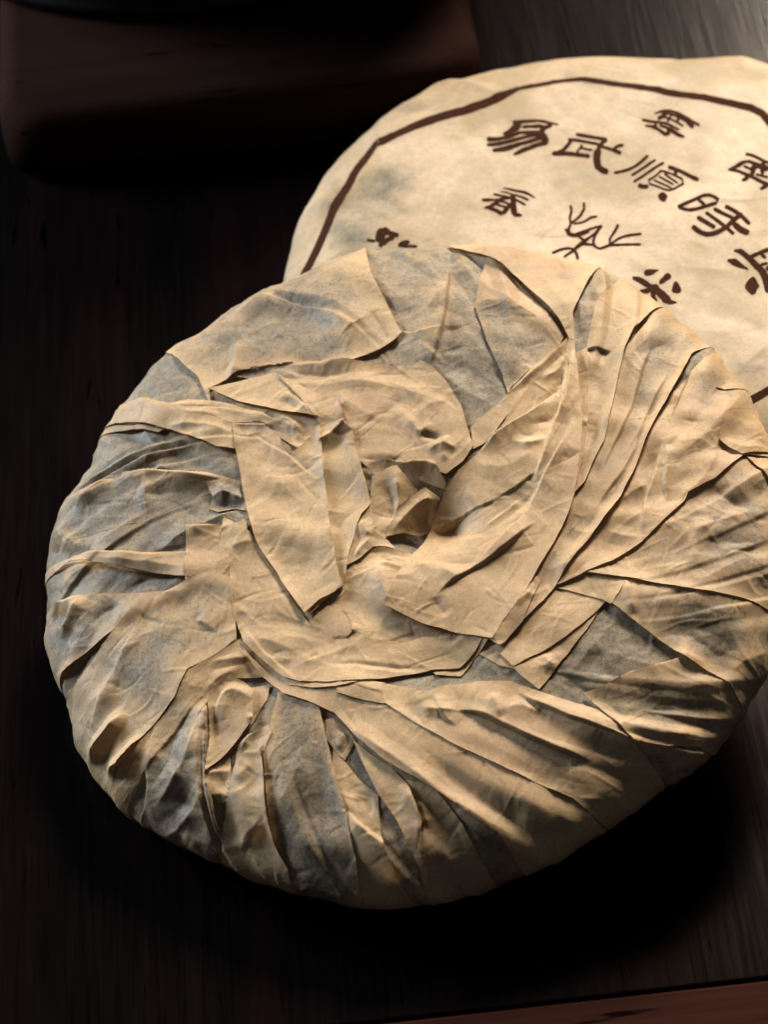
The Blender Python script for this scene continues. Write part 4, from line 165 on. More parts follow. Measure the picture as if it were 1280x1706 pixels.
 {'name': 'narrow_pleat', 'poly': [(-41.91, -24.14), (-44.9, -26.43), (-53.42, -30.12), (-58.05, -32.06), (-61.94, -38.96), (-95.24, -65.56), (-94.05, -67.25), (-92.54, -69.32), (-60.4, -40.21), (-52.95, -36.24), (-44.0, -31.92), (-40.03, -30.81)], 'merge': [5, 6], 'lift': 0.8, 'grey': 0.0, 'curl': 0.0, 'wrinkle': 1.0, 'blur': 1.4, 'creases': []},
 {'name': 'narrow_pleat', 'poly': [(-39.82, -29.67), (-45.61, -29.64), (-52.52, -31.07), (-56.7, -34.46), (-61.05, -40.22), (-93.4, -68.16), (-92.51, -69.36), (-90.44, -72.04), (-55.55, -40.89), (-48.04, -35.14), (-40.25, -34.22)], 'merge': [5, 6], 'lift': 0.8, 'grey': 0.05, 'curl': 0.0, 'wrinkle': 1.0, 'blur': 1.4, 'creases': [('R', 'L', 0.6, 2, 2, [(-52.54, -31.41), (-46.18, -31.24), (-40.78, -31.75)], (0.25, 0.25))]},
 {'name': 'gathered_fold', 'poly': [(-37.87, -33.58), (-43.99, -33.68), (-51.03, -33.95), (-54.44, -37.86), (-91.95, -70.1), (-92.97, -68.74), (-91.61, -70.55), (-87.99, -75.01), (-87.76, -75.27), (-56.8, -46.57), (-53.22, -41.64), (-46.59, -36.87), (-40.63, -37.89), (-36.88, -37.95)], 'merge': [4, 5, 6, 7, 8], 'lift': 0.9, 'grey': 0.1, 'curl': 0.0, 'wrinkle': 1.5, 'blur': 1.4, 'creases': [('R', 'L', 0.8, 3, 3, [(-44.07, -34.55), (-50.34, -35.5), (-54.58, -39.54)], (0.25, 0.25))]},
 {'name': 'pleat', 'poly': [(-23.56, -61.91), (-21.09, -66.06), (-17.32, -72.29), (-13.98, -76.31), (-14.59, -86.26), (-8.05, -115.34), (-10.45, -115.15), (-17.6, -114.28), (-24.79, -112.93), (-21.76, -91.17), (-22.92, -78.1), (-24.22, -66.51)], 'merge': [5, 6, 7], 'lift': 0.6, 'grey': 0.1, 'curl': 0.0, 'wrinkle': 1.0, 'blur': 1.4, 'creases': [('S', 'R', 2.4, 8, 0.45, [(-21.87, -79.29), (-17.93, -84.87), (-13.55, -89.66), (-6.99, -96.12)], (0.2, 0.2)), ('R', 'L', -1.2, 4, 4, [(-19.87, -77.88), (-15.18, -78.49)], (0.25, 0.25))]},
 {'name': 'small_flap', 'poly': [(-24.68, -54.51), (-22.93, -54.29), (-19.28, -58.08), (-17.75, -60.88), (-19.61, -63.78), (-21.06, -65.76), (-23.2, -62.91), (-25.31, -59.26)], 'merge': [], 'lift': 0.6, 'grey': 0.9, 'curl': 0.0, 'wrinkle': 1.0, 'blur': 1.4, 'creases': [('R', 'L', 0.7, 2, 3, [(-20.19, -57.94), (-22.59, -63.0)], (0.25, 0.25))]},
 {'name': 'pleat', 'poly': [(-7.15, -73.98), (-0.49, -77.11), (5.14, -88.16), (13.97, -114.78), (7.41, -115.39), (2.37, -115.6), (-5.2, -115.51), (-6.49, -95.15), (-3.91, -85.88), (-5.51, -81.08)], 'merge': [3, 4, 5], 'lift': 0.5, 'grey': 0.4, 'curl': 0.0, 'wrinkle': 1.0, 'blur': 1.4, 'creases': [('R', 'L', 0.9, 2, 2, [(-5.05, -79.99), (-3.48, -82.3), (-3.29, -87.46)], (0.25, 0.25))]},
 {'name': 'pleat', 'poly': [(-18.28, -60.98), (-14.84, -65.11), (-9.84, -70.34), (-6.16, -75.91), (-5.07, -80.56), (-4.12, -85.77), (-6.22, -91.11), (-5.44, -96.02), (-5.49, -115.49), (-6.82, -115.42), (-6.65, -96.16), (-10.06, -84.25), (-13.84, -75.87), (-16.82, -66.62)], 'merge': [8], 'lift': 1.6, 'grey': 0.05, 'curl': 0.0, 'wrinkle': 1.0, 'blur': 1.4, 'creases': [('R', 'L', 1.3, 2.5, 4, [(-7.79, -74.9), (-5.64, -80.42), (-4.4, -85.71), (-6.08, -91.14)], (0.25, 0.25)), ('R', 'L', 0.7, 4, 4, [(-16.78, -66.31), (-10.94, -78.39)], (0.25, 0.25))]},
 {'name': 'broad_pleat', 'poly': [(-36.25, -44.22), (-30.5, -47.45), (-26.25, -49.62), (-25.5, -55.3), (-24.18, -66.6), (-22.24, -79.0), (-21.58, -90.53), (-24.54, -112.99), (-32.8, -110.87), (-42.68, -107.46), (-47.81, -105.27), (-42.02, -83.6), (-42.09, -75.78), (-42.0, -67.43), (-41.56, -60.66), (-38.79, -52.29)], 'merge': [7, 8, 9], 'lift': 1.4, 'grey': 0.8, 'curl': 0.0, 'wrinkle': 1.0, 'blur': 1.4, 'creases': [('R', 'L', 1.3, 7, 6, [(-40.66, -76.03), (-36.16, -72.36), (-31.96, -63.07)], (0.25, 0.25)), ('R', 'L', -0.8, 8, 8, [(-28.28, -88.0), (-28.8, -76.5), (-28.76, -62.78)], (0.25, 0.25)), ('R', 'L', 0.7, 8, 8, [(-40.15, -87.34), (-28.55, -85.18), (-23.59, -91.5)], (0.25, 0.25))]},
 {'name': 'small_flap', 'poly': [(-50.04, -63.52), (-47.97, -56.84), (-44.94, -54.68), (-39.54, -53.46), (-38.88, -56.03), (-41.61, -61.13), (-43.45, -66.3), (-48.25, -66.64)], 'merge': [], 'lift': 0.6, 'grey': 0.0, 'curl': 0.0, 'wrinkle': 1.0, 'blur': 1.4, 'creases': [('R', 'L', 1.0, 2.5, 2.5, [(-48.02, -58.51), (-45.29, -55.08), (-39.72, -53.75)], (0.25, 0.25))]},
 {'name': 'pleat', 'poly': [(-42.67, -57.11), (-41.86, -62.6), (-41.91, -69.86), (-42.06, -77.28), (-41.75, -84.34), (-39.75, -90.02), (-43.44, -107.15), (-49.32, -104.58), (-58.04, -100.0), (-63.51, -96.62), (-65.94, -94.98), (-56.33, -80.83), (-53.54, -73.69), (-51.17, -66.63), (-48.76, -61.35)], 'merge': [6, 7, 8, 9], 'lift': 1.9, 'grey': 0.15, 'curl': 0.0, 'wrinkle': 1.0, 'blur': 1.4, 'creases': [('R', 'L', 1.2, 2.5, 4, [(-41.8, -61.98), (-42.03, -75.84), (-41.7, -84.08), (-38.47, -94.12)], (0.25, 0.25)), ('R', 'L', 0.9, 5, 5, [(-52.06, -76.36), (-48.0, -76.69), (-43.83, -81.2)], (0.25, 0.25)), ('R', 'L', 0.8, 4, 4, [(-49.7, -66.27), (-44.58, -62.9)], (0.25, 0.25)), ('R', 'L', 1.0, 3, 5, [(-51.94, -83.44), (-49.28, -79.26), (-43.49, -79.16)], (0.25, 0.25))]},
 {'name': 'small_flap', 'poly': [(-56.64, -61.87), (-50.48, -58.58), (-50.6, -64.2), (-52.51, -70.81), (-54.43, -70.7), (-56.1, -67.04)], 'merge': [], 'lift': 0.3, 'grey': 0.0, 'curl': 0.0, 'wrinkle': 1.0, 'blur': 1.4, 'creases': [('R', 'L', 1.0, 2.0, 2.5, [(-56.55, -62.24), (-53.81, -62.53), (-50.53, -63.73)], (0.25, 0.25)), ('R', 'L', 0.7, 2, 2, [(-55.72, -68.73), (-53.43, -68.49), (-52.44, -70.36)], (0.25, 0.25))]},
 {'name': 'small_flap', 'poly': [(-43.22, -40.42), (-38.12, -40.56), (-39.32, -45.34), (-41.49, -48.26), (-44.42, -52.31), (-46.82, -54.51), (-46.66, -51.02)], 'merge': [], 'lift': 0.5, 'grey': 0.1, 'curl': 0.0, 'wrinkle': 1.0, 'blur': 1.4, 'creases': []},
 {'name': 'looped_pleat', 'poly': [(-47.19, -36.38), (-44.34, -38.6), (-42.14, -41.63), (-43.29, -50.85), (-48.69, -56.42), (-56.38, -62.22), (-54.81, -54.65), (-53.4, -44.72), (-53.45, -40.25)], 'merge': [], 'lift': 1.7, 'grey': 0.0, 'curl': 0.0, 'wrinkle': 1.0, 'blur': 1.4, 'creases': [('R', 'L', 1.8, 2.5, 6, [(-52.21, -48.61), (-51.29, -43.62), (-49.17, -41.08), (-46.42, -40.85), (-42.65, -44.56)], (0.25, 0.25)), ('R', 'L', -1.4, 2, 2.5, [(-54.75, -56.39), (-52.88, -46.64), (-51.08, -41.59), (-48.08, -39.29)], (0.25, 0.25)), ('R', 'L', 0.8, 2, 2, [(-43.16, -49.82), (-44.59, -50.41)], (0.25, 0.25))]},
 {'name': 'long_panel', 'poly': [(-43.75, -28.46), (-38.44, -37.11), (-34.33, -40.29), (-23.84, -45.04), (-8.53, -47.06), (-9.19, -52.99), (-1.22, -61.35), (6.76, -68.79), (16.19, -75.88), (25.46, -83.07), (32.81, -87.75), (47.92, -105.23), (41.56, -107.89), (31.58, -111.23), (22.2, -113.47), (13.35, -91.91), (9.54, -88.63), (-0.55, -78.21), (-11.03, -68.38), (-17.54, -60.23), (-22.07, -53.4), (-27.48, -50.13), (-34.88, -45.52), (-40.02, -37.73)], 'merge': [11, 12, 13], 'lift': 1.7, 'grey': 0.25, 'curl': 0.0, 'wrinkle': 1.0, 'blur': 1.4, 'creases': [('R', 'L', 1.7, 3.5, 4.5, [(-22.07, -53.4), (-16.05, -60.46), (-9.46, -67.67), (-0.4, -77.18), (9.69, -87.82), (18.8, -95.54)], (0.25, 0.25)), ('R', 'L', -1.2, 5, 5, [(-2.63, -72.04), (5.03, -80.39), (14.14, -87.78), (23.23, -94.19)], (0.25, 0.25)), ('R', 'L', 0.7, 9, 9, [(-15.23, -52.97), (-1.91, -66.68), (11.17, -79.12)], (0.25, 0.25)), ('R', 'L', 0.8, 4, 4, [(18.3, -89.31), (27.68, -94.22)], (0.25, 0.25))]},
 {'name': 'long_panel', 'poly': [(-20.52, -44.13), (-10.53, -46.42), (-6.22, -48.29), (1.51, -51.83), (5.39, -51.15), (15.23, -52.42), (22.64, -54.77), (28.95, -59.25), (35.23, -62.58), (43.17, -66.44), (63.5, -96.62), (66.15, -94.83), (58.42, -99.78), (48.97, -104.74), (32.96, -87.65), (25.49, -82.98), (16.2, -75.96), (6.8, -68.73), (-1.2, -61.45), (-9.02, -53.14), (-9.27, -50.06)], 'merge': [10, 11, 12], 'lift': 1.5, 'grey': 0.3, 'curl': 0.0, 'wrinkle': 1.0, 'blur': 1.4, 'creases': [('S', 'L', 1.7, 4.5, 0.45, [(23.36, -58.12), (29.04, -62.78), (36.98, -68.38), (49.69, -75.42)], (0.2, 0.2)), ('S', 'L', 2.3, 9, 0.45, [(8.17, -58.91), (13.83, -62.0), (20.67, -67.22), (28.14, -72.63), (38.76, -79.74)], (0.2, 0.2)), ('R', 'L', 0.9, 2.5, 2.5, [(-0.52, -56.01), (3.78, -57.77), (8.17, -58.91)], (0.25, 0.25)), ('S', 'L', 0.9, 5, 0.45, [(2.56, -53.11), (4.32, -59.39), (7.54, -63.48)], (0.2, 0.2)), ('S', 'L', 0.5, 5, 0.45, [(-1.76, -51.33), (-0.77, -58.1), (0.05, -61.1)], (0.2, 0.2)), ('R', 'L', 0.9, 2.5, 3, [(16.95, -56.55), (18.23, -61.31), (19.05, -63.95)], (0.25, 0.25)), ('R', 'L', -0.7, 2.5, 2.5, [(22.77, -81.41), (30.95, -85.84), (39.29, -88.48)], (0.25, 0.25)), ('R', 'L', 1.0, 3, 3, [(25.41, -83.4), (33.65, -87.19), (41.36, -89.17)], (0.25, 0.25)), ('R', 'L', 0.9, 3, 4, [(19.94, -62.23), (24.34, -61.64), (28.62, -65.29)], (0.25, 0.25))]},
 {'name': 'small_flap', 'poly': [(-20.42, -44.03), (-10.64, -46.79), (-9.18, -49.96), (-8.96, -53.37), (-14.87, -50.86), (-20.81, -48.31)], 'merge': [], 'lift': 0.6, 'grey': 0.0, 'curl': 0.0, 'wrinkle': 1.0, 'blur': 1.4, 'creases': []},
 {'name': 'folded_panel', 'poly': [(39.62, -61.13), (45.07, -59.72), (51.2, -56.9), (58.2, -55.35), (64.4, -53.94), (89.22, -73.54), (84.43, -79.0), (79.85, -83.63), (64.51, -76.73), (56.72, -76.81), (49.73, -75.57), (46.53, -70.53), (42.96, -65.84)], 'merge': [5, 6], 'lift': 1.7, 'grey': 0.6, 'curl': 0.0, 'wrinkle': 1.0, 'blur': 1.4, 'creases': [('R', 'L', -2.2, 7, 4, [(49.04, -67.04), (55.1, -67.79), (61.72, -69.64), (70.64, -71.46)], (0.25, 0.25)), ('R', 'L', 1.2, 4, 6, [(46.91, -69.76), (50.43, -72.38), (57.1, -73.72), (66.92, -72.65)], (0.25, 0.25)), ('R', 'L', 0.8, 2, 6, [(40.03, -61.18), (50.88, -57.2), (63.55, -54.47)], (0.25, 0.25)), ('R', 'L', 0.9, 4, 4, [(61.22, -62.88), (68.66, -61.94), (73.56, -63.5)], (0.25, 0.25))]},
 {'name': 'pleat', 'poly': [(49.74, -37.31), (55.17, -31.64), (62.87, -34.38), (72.78, -37.78), (82.9, -40.08), (104.96, -48.49), (98.51, -60.53), (91.11, -71.18), (84.35, -79.08), (74.1, -61.67), (69.38, -58.41), (64.36, -54.09), (59.5, -48.98), (54.67, -43.44)], 'merge': [5, 6, 7], 'lift': 1.7, 'grey': 0.55, 'curl': 0.0, 'wrinkle': 1.0, 'blur': 1.4, 'creases': [('R', 'L', -2.2, 8, 6, [(58.32, -48.79), (66.16, -46.92), (72.7, -51.41), (80.26, -55.19)], (0.25, 0.25)), ('R', 'L', 1.0, 2.5, 2.5, [(55.1, -31.98), (54.83, -36.08), (54.45, -41.75)], (0.25, 0.25)), ('R', 'L', 1.5, 5, 7, [(74.13, -61.53), (77.07, -57.27), (88.78, -53.19)], (0.25, 0.25)), ('R', 'L', 0.9, 5, 5, [(61.82, -52.03), (69.78, -56.8)], (0.25, 0.25))]},
 {'name': 'tucked_pleat', 'poly': [(15.05, -44.07), (17.5, -41.17), (21.42, -44.18), (26.16, -48.28), (30.37, -52.54), (29.26, -58.55), (27.95, -57.3), (25.65, -52.23), (20.52, -49.58)], 'merge': [], 'lift': 0.5, 'grey': 0.1, 'curl': 0.0, 'wrinkle': 1.0, 'blur': 1.4, 'creases': []},
 {'name': 'tucked_pleat', 'poly': [(48.32, -35.99), (43.68, -41.48), (35.53, -51.07), (31.51, -56.3), (29.27, -58.65), (25.71, -54.26), (23.23, -50.31), (28.47, -43.36), (36.65, -33.97)], 'merge': [], 'lift': 0.8, 'grey': 0.05, 'curl': 0.0, 'wrinkle': 1.0, 'blur': 1.4, 'creases': [('R', 'L', 0.8, 3, 3, [(31.55, -48.35), (32.58, -52.07), (34.77, -51.49)], (0.25, 0.25)), ('R', 'L', 0.7, 4, 4, [(27.36, -52.99), (31.88, -51.97), (36.52, -48.19)], (0.25, 0.25))]},
 {'name': 'tucked_pleat', 'poly': [(37.06, -28.74), (41.74, -31.89), (48.41, -36.42), (44.9, -39.07), (43.18, -40.25), (37.18, -44.6), (30.9, -48.13), (23.94, -51.03), (19.52, -44.12), (27.6, -37.95), (32.3, -33.28)], 'merge': [], 'lift': 0.8, 'grey': 0.0, 'curl': 0.0, 'wrinkle': 1.0, 'blur': 1.4, 'creases': []},
 {'name': 'tucked_pleat', 'poly': [(38.53, -28.55), (45.13, -27.02), (55.21, -31.54), (52.27, -35.14), (49.67, -37.69), (47.89, -35.97), (41.63, -32.38), (37.15, -29.8)], 'merge': [], 'lift': 0.8, 'grey': 0.0, 'curl': 0.0, 'wrinkle': 1.0, 'blur': 1.4, 'creases': []},
 {'name': 'broad_pleat', 'poly': [(37.29, -29.02), (45.06, -27.23), (52.59, -24.29), (60.94, -19.47), (68.52, -13.39), (74.86, -7.24), (82.36, -3.91), (90.94, 3.26), (115.61, -1.51), (115.43, -6.66), (104.59, -49.28), (84.21, -40.81), (72.7, -38.05), (62.85, -34.5), (55.08, -31.39), (48.63, -28.87), (44.28, -27.24)], 'merge': [8, 9], 'lift': 1.6, 'grey': 0.5, 'curl': 0.0, 'wrinkle': 1.0, 'blur': 1.4, 'creases': [('R', 'L', 1.2, 8, 3, [(75.17, -15.3), (73.77, -24.21), (72.26, -31.3)], (0.25, 0.25)), ('R', 'L', 2.6, 9, 8, [(73.55, -20.38), (80.56, -18.44), (88.75, -15.76)], (0.25, 0.25)), ('R', 'L', -1.6, 4, 4, [(80.82, -6.25), (83.93, -11.57), (87.91, -15.4)], (0.25, 0.25)), ('R', 'L', 1.2, 6, 6, [(69.82, -33.78), (74.21, -34.46), (79.12, -32.31), (87.25, -28.62)], (0.25, 0.25)), ('R', 'L', -1.4, 5, 5, [(85.73, -37.04), (90.95, -33.91)], (0.25, 0.25)), ('R', 'L', 0.8, 8, 8, [(51.77, -28.62), (61.29, -26.82), (68.81, -27.13)], (0.25, 0.25)), ('R', 'L', 0.9, 6, 6, [(58.65, -24.54), (67.05, -18.69), (72.21, -13.97)], (0.25, 0.25)), ('R', 'L', -1.8, 9, 7, [(74.62, -23.41), (82.57, -25.02), (91.04, -28.44)], (0.25, 0.25))]},
 {'name': 'pleat', 'poly': [(90.94, 3.26), (95.66, 4.53), (99.25, 4.68), (96.54, -5.97), (94.15, -2.49)], 'merge': [], 'lift': 1.3, 'grey': 0.2, 'curl': 0.0, 'wrinkle': 1.0, 'blur': 1.4, 'creases': []},
 {'name': 'broad_pleat', 'poly': [(102.14, 54.18), (106.95, 43.93), (110.71, 33.33), (113.36, 22.74), (115.37, 7.7), (90.66, 2.24), (81.65, -5.18), (74.4, -8.12), (73.09, -10.38), (68.35, -14.66), (60.68, -21.45), (52.36, -25.51), (43.32, -28.1), (36.92, -29.28), (47.46, -18.07), (57.39, -6.64), (62.93, 1.95), (70.67, 16.36), (76.6, 26.45)], 'merge': [0, 1, 2, 3], 'lift': 1.5, 'grey': 0.25, 'curl': 0.0, 'wrinkle': 1.0, 'blur': 1.4, 'creases': [('S', 'R', -1.4, 12, 0.45, [(87.48, 44.3), (82.35, 33.32), (78.1, 23.72), (74.97, 16.75)], (0.2, 0.2)), ('S', 'L', 1.1, 6, 0.45, [(71.99, 8.39), (69.2, -4.08), (68.81, -9.71)], (0.2, 0.2)), ('S', 'L', 1.1, 9, 0.45, [(71.61, 8.05), (65.59, -2.87), (62.58, -10.49), (60.54, -21.42)], (0.2, 0.2)), ('R', 'L', 1.4, 4, 4, [(84.76, 5.44), (81.77, 0.02), (78.25, -5.4), (69.78, -10.24)], (0.25, 0.25)), ('R', 'L', -1.0, 5, 4, [(70.43, 1.16), (75.57, 3.17), (83.4, 4.93)], (0.25, 0.25)), ('R', 'L', 1.0, 6, 5, [(73.47, 7.16), (80.65, 8.26), (84.45, 4.85)], (0.25, 0.25)), ('R', 'L', 1.0, 3, 4, [(56.5, -7.4), (60.77, -4.84), (65.19, -3.38)], (0.25, 0.25)), ('R', 'L', 0.8, 4, 4, [(62.29, -11.37), (66.31, -13.02), (72.0, -10.59)], (0.25, 0.25)), ('R', 'L', 0.7, 3, 3, [(52.31, -15.92), (56.57, -18.27), (60.51, -20.5)], (0.25, 0.25)), ('R', 'L', 1.2, 5, 5, [(91.88, 27.6), (88.36, 16.16), (84.76, 5.44)], (0.25, 0.25)), ('R', 'L', -0.6, 4, 4, [(80.35, 25.02), (85.15, 20.46), (89.51, 18.34)], (0.25, 0.25))]},
 {'name': 'torn_patch', 'poly': [(109.07, 38.36), (109.05, 38.44), (110.26, 34.8), (110.93, 32.6), (91.11, 26.92), (88.84, 27.56)], 'merge': [0, 1, 2], 'lift': 0.5, 'grey': 0.0, 'curl': 0.0, 'wrinkle': 1.0, 'blur': 1.4, 'creases': []},
 {'name': 'folded_corner', 'poly': [(85.73, 7.78), (88.29, 15.62), (111.66, 30.02), (110.28, 34.75), (111.51, 30.57), (113.51, 21.99), (99.15, 5.63), (94.29, 3.83), (90.23, 2.35), (87.74, 4.4)], 'merge': [2, 3, 4], 'lift': 1.5, 'grey': 0.3, 'curl': 0.0, 'wrinkle': 1.0, 'blur': 1.4, 'creases': [('R', 'L', 0.9, 3, 3, [(86.76, 8.35), (90.73, 4.19), (98.74, 6.96)], (0.25, 0.25))]},
 {'name': 'broad_pleat', 'poly': [(88.65, 74.23), (94.24, 66.98), (102.45, 53.61), (84.45, 40.72), (76.56, 26.27), (70.65, 16.2), (62.9, 1.8), (57.38, -6.78), (47.46, -18.21), (36.77, -29.36), (27.57, -38.31), (21.57, -44.93), (18.09, -40.96), (30.73, -24.07), (44.84, -3.1), (52.37, 7.07), (56.48, 13.21), (59.59, 21.72), (65.84, 41.78)], 'merge': [0, 1], 'lift': 1.5, 'grey': 0.55, 'curl': 0.0, 'wrinkle': 1.0, 'blur': 1.4, 'creases': [('R', 'L', 1.2, 8, 2.5, [(86.23, 44.16), (76.72, 27.33), (70.34, 16.25), (62.9, 1.8), (56.43, -7.91), (36.91, -28.7)], (0.1, 0.1)), ('R', 'L', -1.0, 5, 5, [(66.81, 39.41), (72.14, 40.97), (79.12, 45.31)], (0.25, 0.25)), ('S', 'R', 0.9, 7, 0.45, [(74.34, 45.42), (67.65, 28.55), (62.58, 17.03), (54.57, 2.56)], (0.2, 0.2)), ('S', 'R', 0.8, 6, 0.45, [(77.88, 35.98), (70.39, 21.83), (62.16, 4.99), (50.0, -9.95)], (0.2, 0.2)), ('R', 'L', 0.5, 3, 3, [(34.71, -24.14), (38.64, -24.15), (43.32, -24.29)], (0.25, 0.25)), ('R', 'L', 0.5, 2, 2, [(29.64, -30.93), (32.66, -30.7), (35.33, -28.68)], (0.25, 0.25)), ('R', 'L', 0.5, 3, 3, [(42.89, -11.77), (44.88, -14.47), (48.49, -16.19)], (0.25, 0.25))]},
 {'name': 'narrow_pleat', 'poly': [(76.08, 87.07), (81.95, 81.57), (89.11, 73.68), (69.78, 50.09), (65.94, 41.37), (59.43, 20.4), (56.63, 11.85), (53.42, 6.53), (49.22, -0.51), (46.1, -3.29), (46.42, 4.14), (52.54, 22.84), (55.44, 41.02), (56.35, 46.04), (60.54, 60.08)], 'merge': [0, 1], 'lift': 1.5, 'grey': 0.45, 'curl': 0.0, 'wrinkle': 1.0, 'blur': 1.4, 'creases': [('R', 'L', 1.0, 6, 2.5, [(73.43, 59.51), (65.79, 41.4), (59.27, 20.43), (53.05, 6.22)], (0.25, 0.25)), ('S', 'R', -1.3, 5, 0.45, [(55.49, 44.24), (58.11, 44.43), (62.71, 42.34)], (0.2, 0.2)), ('R', 'L', 0.9, 3, 5, [(64.06, 71.8), (60.54, 60.08), (56.35, 46.04)], (0.25, 0.25)), ('R', 'L', -0.8, 5, 5, [(59.38, 41.39), (56.14, 22.09), (52.68, 8.7)], (0.25, 0.25))]},
 {'name': 'narrow_pleat', 'poly': [(53.26, 44.47), (56.24, 45.0), (55.82, 38.64), (53.39, 20.47), (50.7, 7.99), (47.21, -0.59), (45.58, -3.7), (44.75, 0.37), (48.94, 19.43), (51.33, 31.13)], 'merge': [], 'lift': 0.9, 'grey': 0.1, 'curl': 0.0, 'wrinkle': 1.0, 'blur': 1.4, 'creases': [('R', 'L', 0.6, 2, 2, [(50.19, 19.15), (51.94, 20.38), (52.99, 18.54)], (0.25, 0.25))]},
 {'name': 'narrow_pleat', 'poly': [(51.46, 49.78), (46.53, 45.12), (41.11, 40.74), (31.09, 31.49), (21.8, 24.71), (21.95, 17.94), (26.77, 20.18), (33.3, 27.64), (41.37, 33.96), (50.44, 43.53)], 'merge': [], 'lift': 0.9, 'grey': 0.15, 'curl': 0.0, 'wrinkle': 1.0, 'blur': 1.4, 'creases': [('R', 'L', 0.8, 1.5, 2, [(50.69, 48.63), (41.01, 39.56), (30.5, 30.44)], (0.25, 0.25))]},
 {'name': 'main_flap', 'poly': [(51.59, 48.45), (50.2, 43.72), (40.11, 35.19), (34.38, 28.63), (30.25, 22.19), (22.5, 15.32), (17.46, 12.21), (13.08, 7.59), (5.53, -4.31), (-0.04, -13.84), (-6.36, -25.43), (2.37, -32.56), (11.09, -37.85), (19.77, -42.19), (26.05, -33.93), (32.19, -25.28), (38.71, -17.37), (43.6, -9.09), (46.13, -3.39), (49.62, 7.08), (51.75, 18.65), (52.78, 34.84), (53.01, 47.43)], 'merge': [], 'lift': 1.3, 'grey': 0.03, 'curl': 0.5, 'wrinkle': 1.0, 'blur': 3.5, 'creases': [('S', 'R', -2.6, 15, 0.45, [(7.77, -1.83), (15.45, -1.02), (23.47, -0.29), (32.12, 3.32), (36.99, 6.1)], (0.2, 0.2)), ('R', 'L', 1.3, 2.5, 2.5, [(20.68, -7.85), (23.53, -5.87), (29.44, -2.33), (33.59, 1.35)], (0.25, 0.25)), ('R', 'L', 1.3, 4, 6, [(4.36, -8.91), (11.93, -6.86), (22.52, -10.57)], (0.25, 0.25)), ('R', 'L', -1.1, 3.5, 3.5, [(4.66, -10.52), (10.9, -15.68), (18.93, -18.48)], (0.25, 0.25)), ('R', 'L', 0.9, 3, 3, [(0.47, -14.91), (6.4, -14.75), (10.35, -18.69), (13.34, -22.36)], (0.25, 0.25)), ('S', 'R', 1.3, 12, 0.45, [(34.8, -9.32), (27.63, -14.23), (18.78, -18.44), (13.04, -22.31), (7.41, -25.9)], (0.2, 0.2)), ('S', 'L', 1.6, 8, 0.45, [(49.33, 21.19), (46.2, 12.87), (40.35, 5.28), (34.48, -2.2), (30.28, -8.25), (25.31, -12.93), (19.41, -17.33)], (0.2, 0.2)), ('S', 'L', 1.9, 6, 0.45, [(49.79, 39.65), (45.1, 22.13), (40.87, 11.13), (37.0, 4.11)], (0.2, 0.2)), ('S', 'L', 1.7, 6, 0.45, [(46.95, 31.93), (38.91, 25.58), (30.38, 21.96), (24.05, 16.13)], (0.2, 0.2)), ('S', 'L', 1.9, 5, 0.45, [(52.44, 44.42), (49.3, 31.41), (44.71, 20.21)], (0.2, 0.2)), ('R', 'L', -0.7, 3, 3, [(6.53, -26.55), (8.09, -30.6), (8.93, -32.63)], (0.25, 0.25)), ('R', 'L', 0.5, 2, 2, [(34.5, 15.61), (38.54, 15.65), (42.64, 16.29)], (0.25, 0.25)), ('R', 'L', 0.6, 2.5, 2.5, [(32.29, 17.52), (36.93, 15.64), (40.94, 15.49)], (0.25, 0.25)), ('R', 'L', 0.8, 2.0, 2.0, [(42.53, 35.96), (47.65, 37.99), (50.7, 43.65)], (0.25, 0.25)), ('R', 'L', -0.7, 2, 2, [(39.98, 27.77), (46.04, 31.1), (49.24, 37.67)], (0.25, 0.25)), ('R', 'L', -0.7, 2, 2, [(37.64, 21.84), (44.16, 22.35), (47.22, 27.74)], (0.25, 0.25)), ('R', 'L', 0.6, 4, 4, [(20.57, 14.01), (29.81, 9.82), (39.87, 13.35)], (0.25, 0.25)), ('R', 'L', -0.5, 3, 3, [(44.89, 9.18), (47.05, 7.68), (49.69, 9.47)], (0.25, 0.25))]},
 {'name': 'small_flap', 'poly': [(19.9, -42.09), (26.16, -34.0), (30.79, -27.64), (32.54, -25.76), (33.35, -27.18), (31.2, -30.73), (27.61, -38.7), (21.63, -45.12)], 'merge': [], 'lift': 0.4, 'grey': 0.0, 'curl': 0.0, 'wrinkle': 1.0, 'blur': 1.4, 'creases': [('R', 'L', 0.6, 1.5, 1.5, [(25.85, -34.32), (28.53, -31.47), (30.28, -26.99)], (0.25, 0.25)), ('R', 'L', 0.5, 2, 2, [(29.49, -30.37), (31.8, -31.74)], (0.25, 0.25))]},
 {'name': 'curved_band', 'poly': [(-44.12, -26.96), (-40.1, -23.15), (-25.41, -29.92), (1.85, -36.74), (18.7, -41.82), (10.18, -49.1), (3.98, -47.07), (2.95, -45.59), (-8.23, -45.41), (-20.66, -46.67), (-26.97, -46.02), (-32.98, -43.53), (-37.46, -37.76)], 'merge': [], 'lift': 0.5, 'grey': 0.0, 'curl': 0.0, 'wrinkle': 1.6, 'blur': 1.4, 'creases': []},
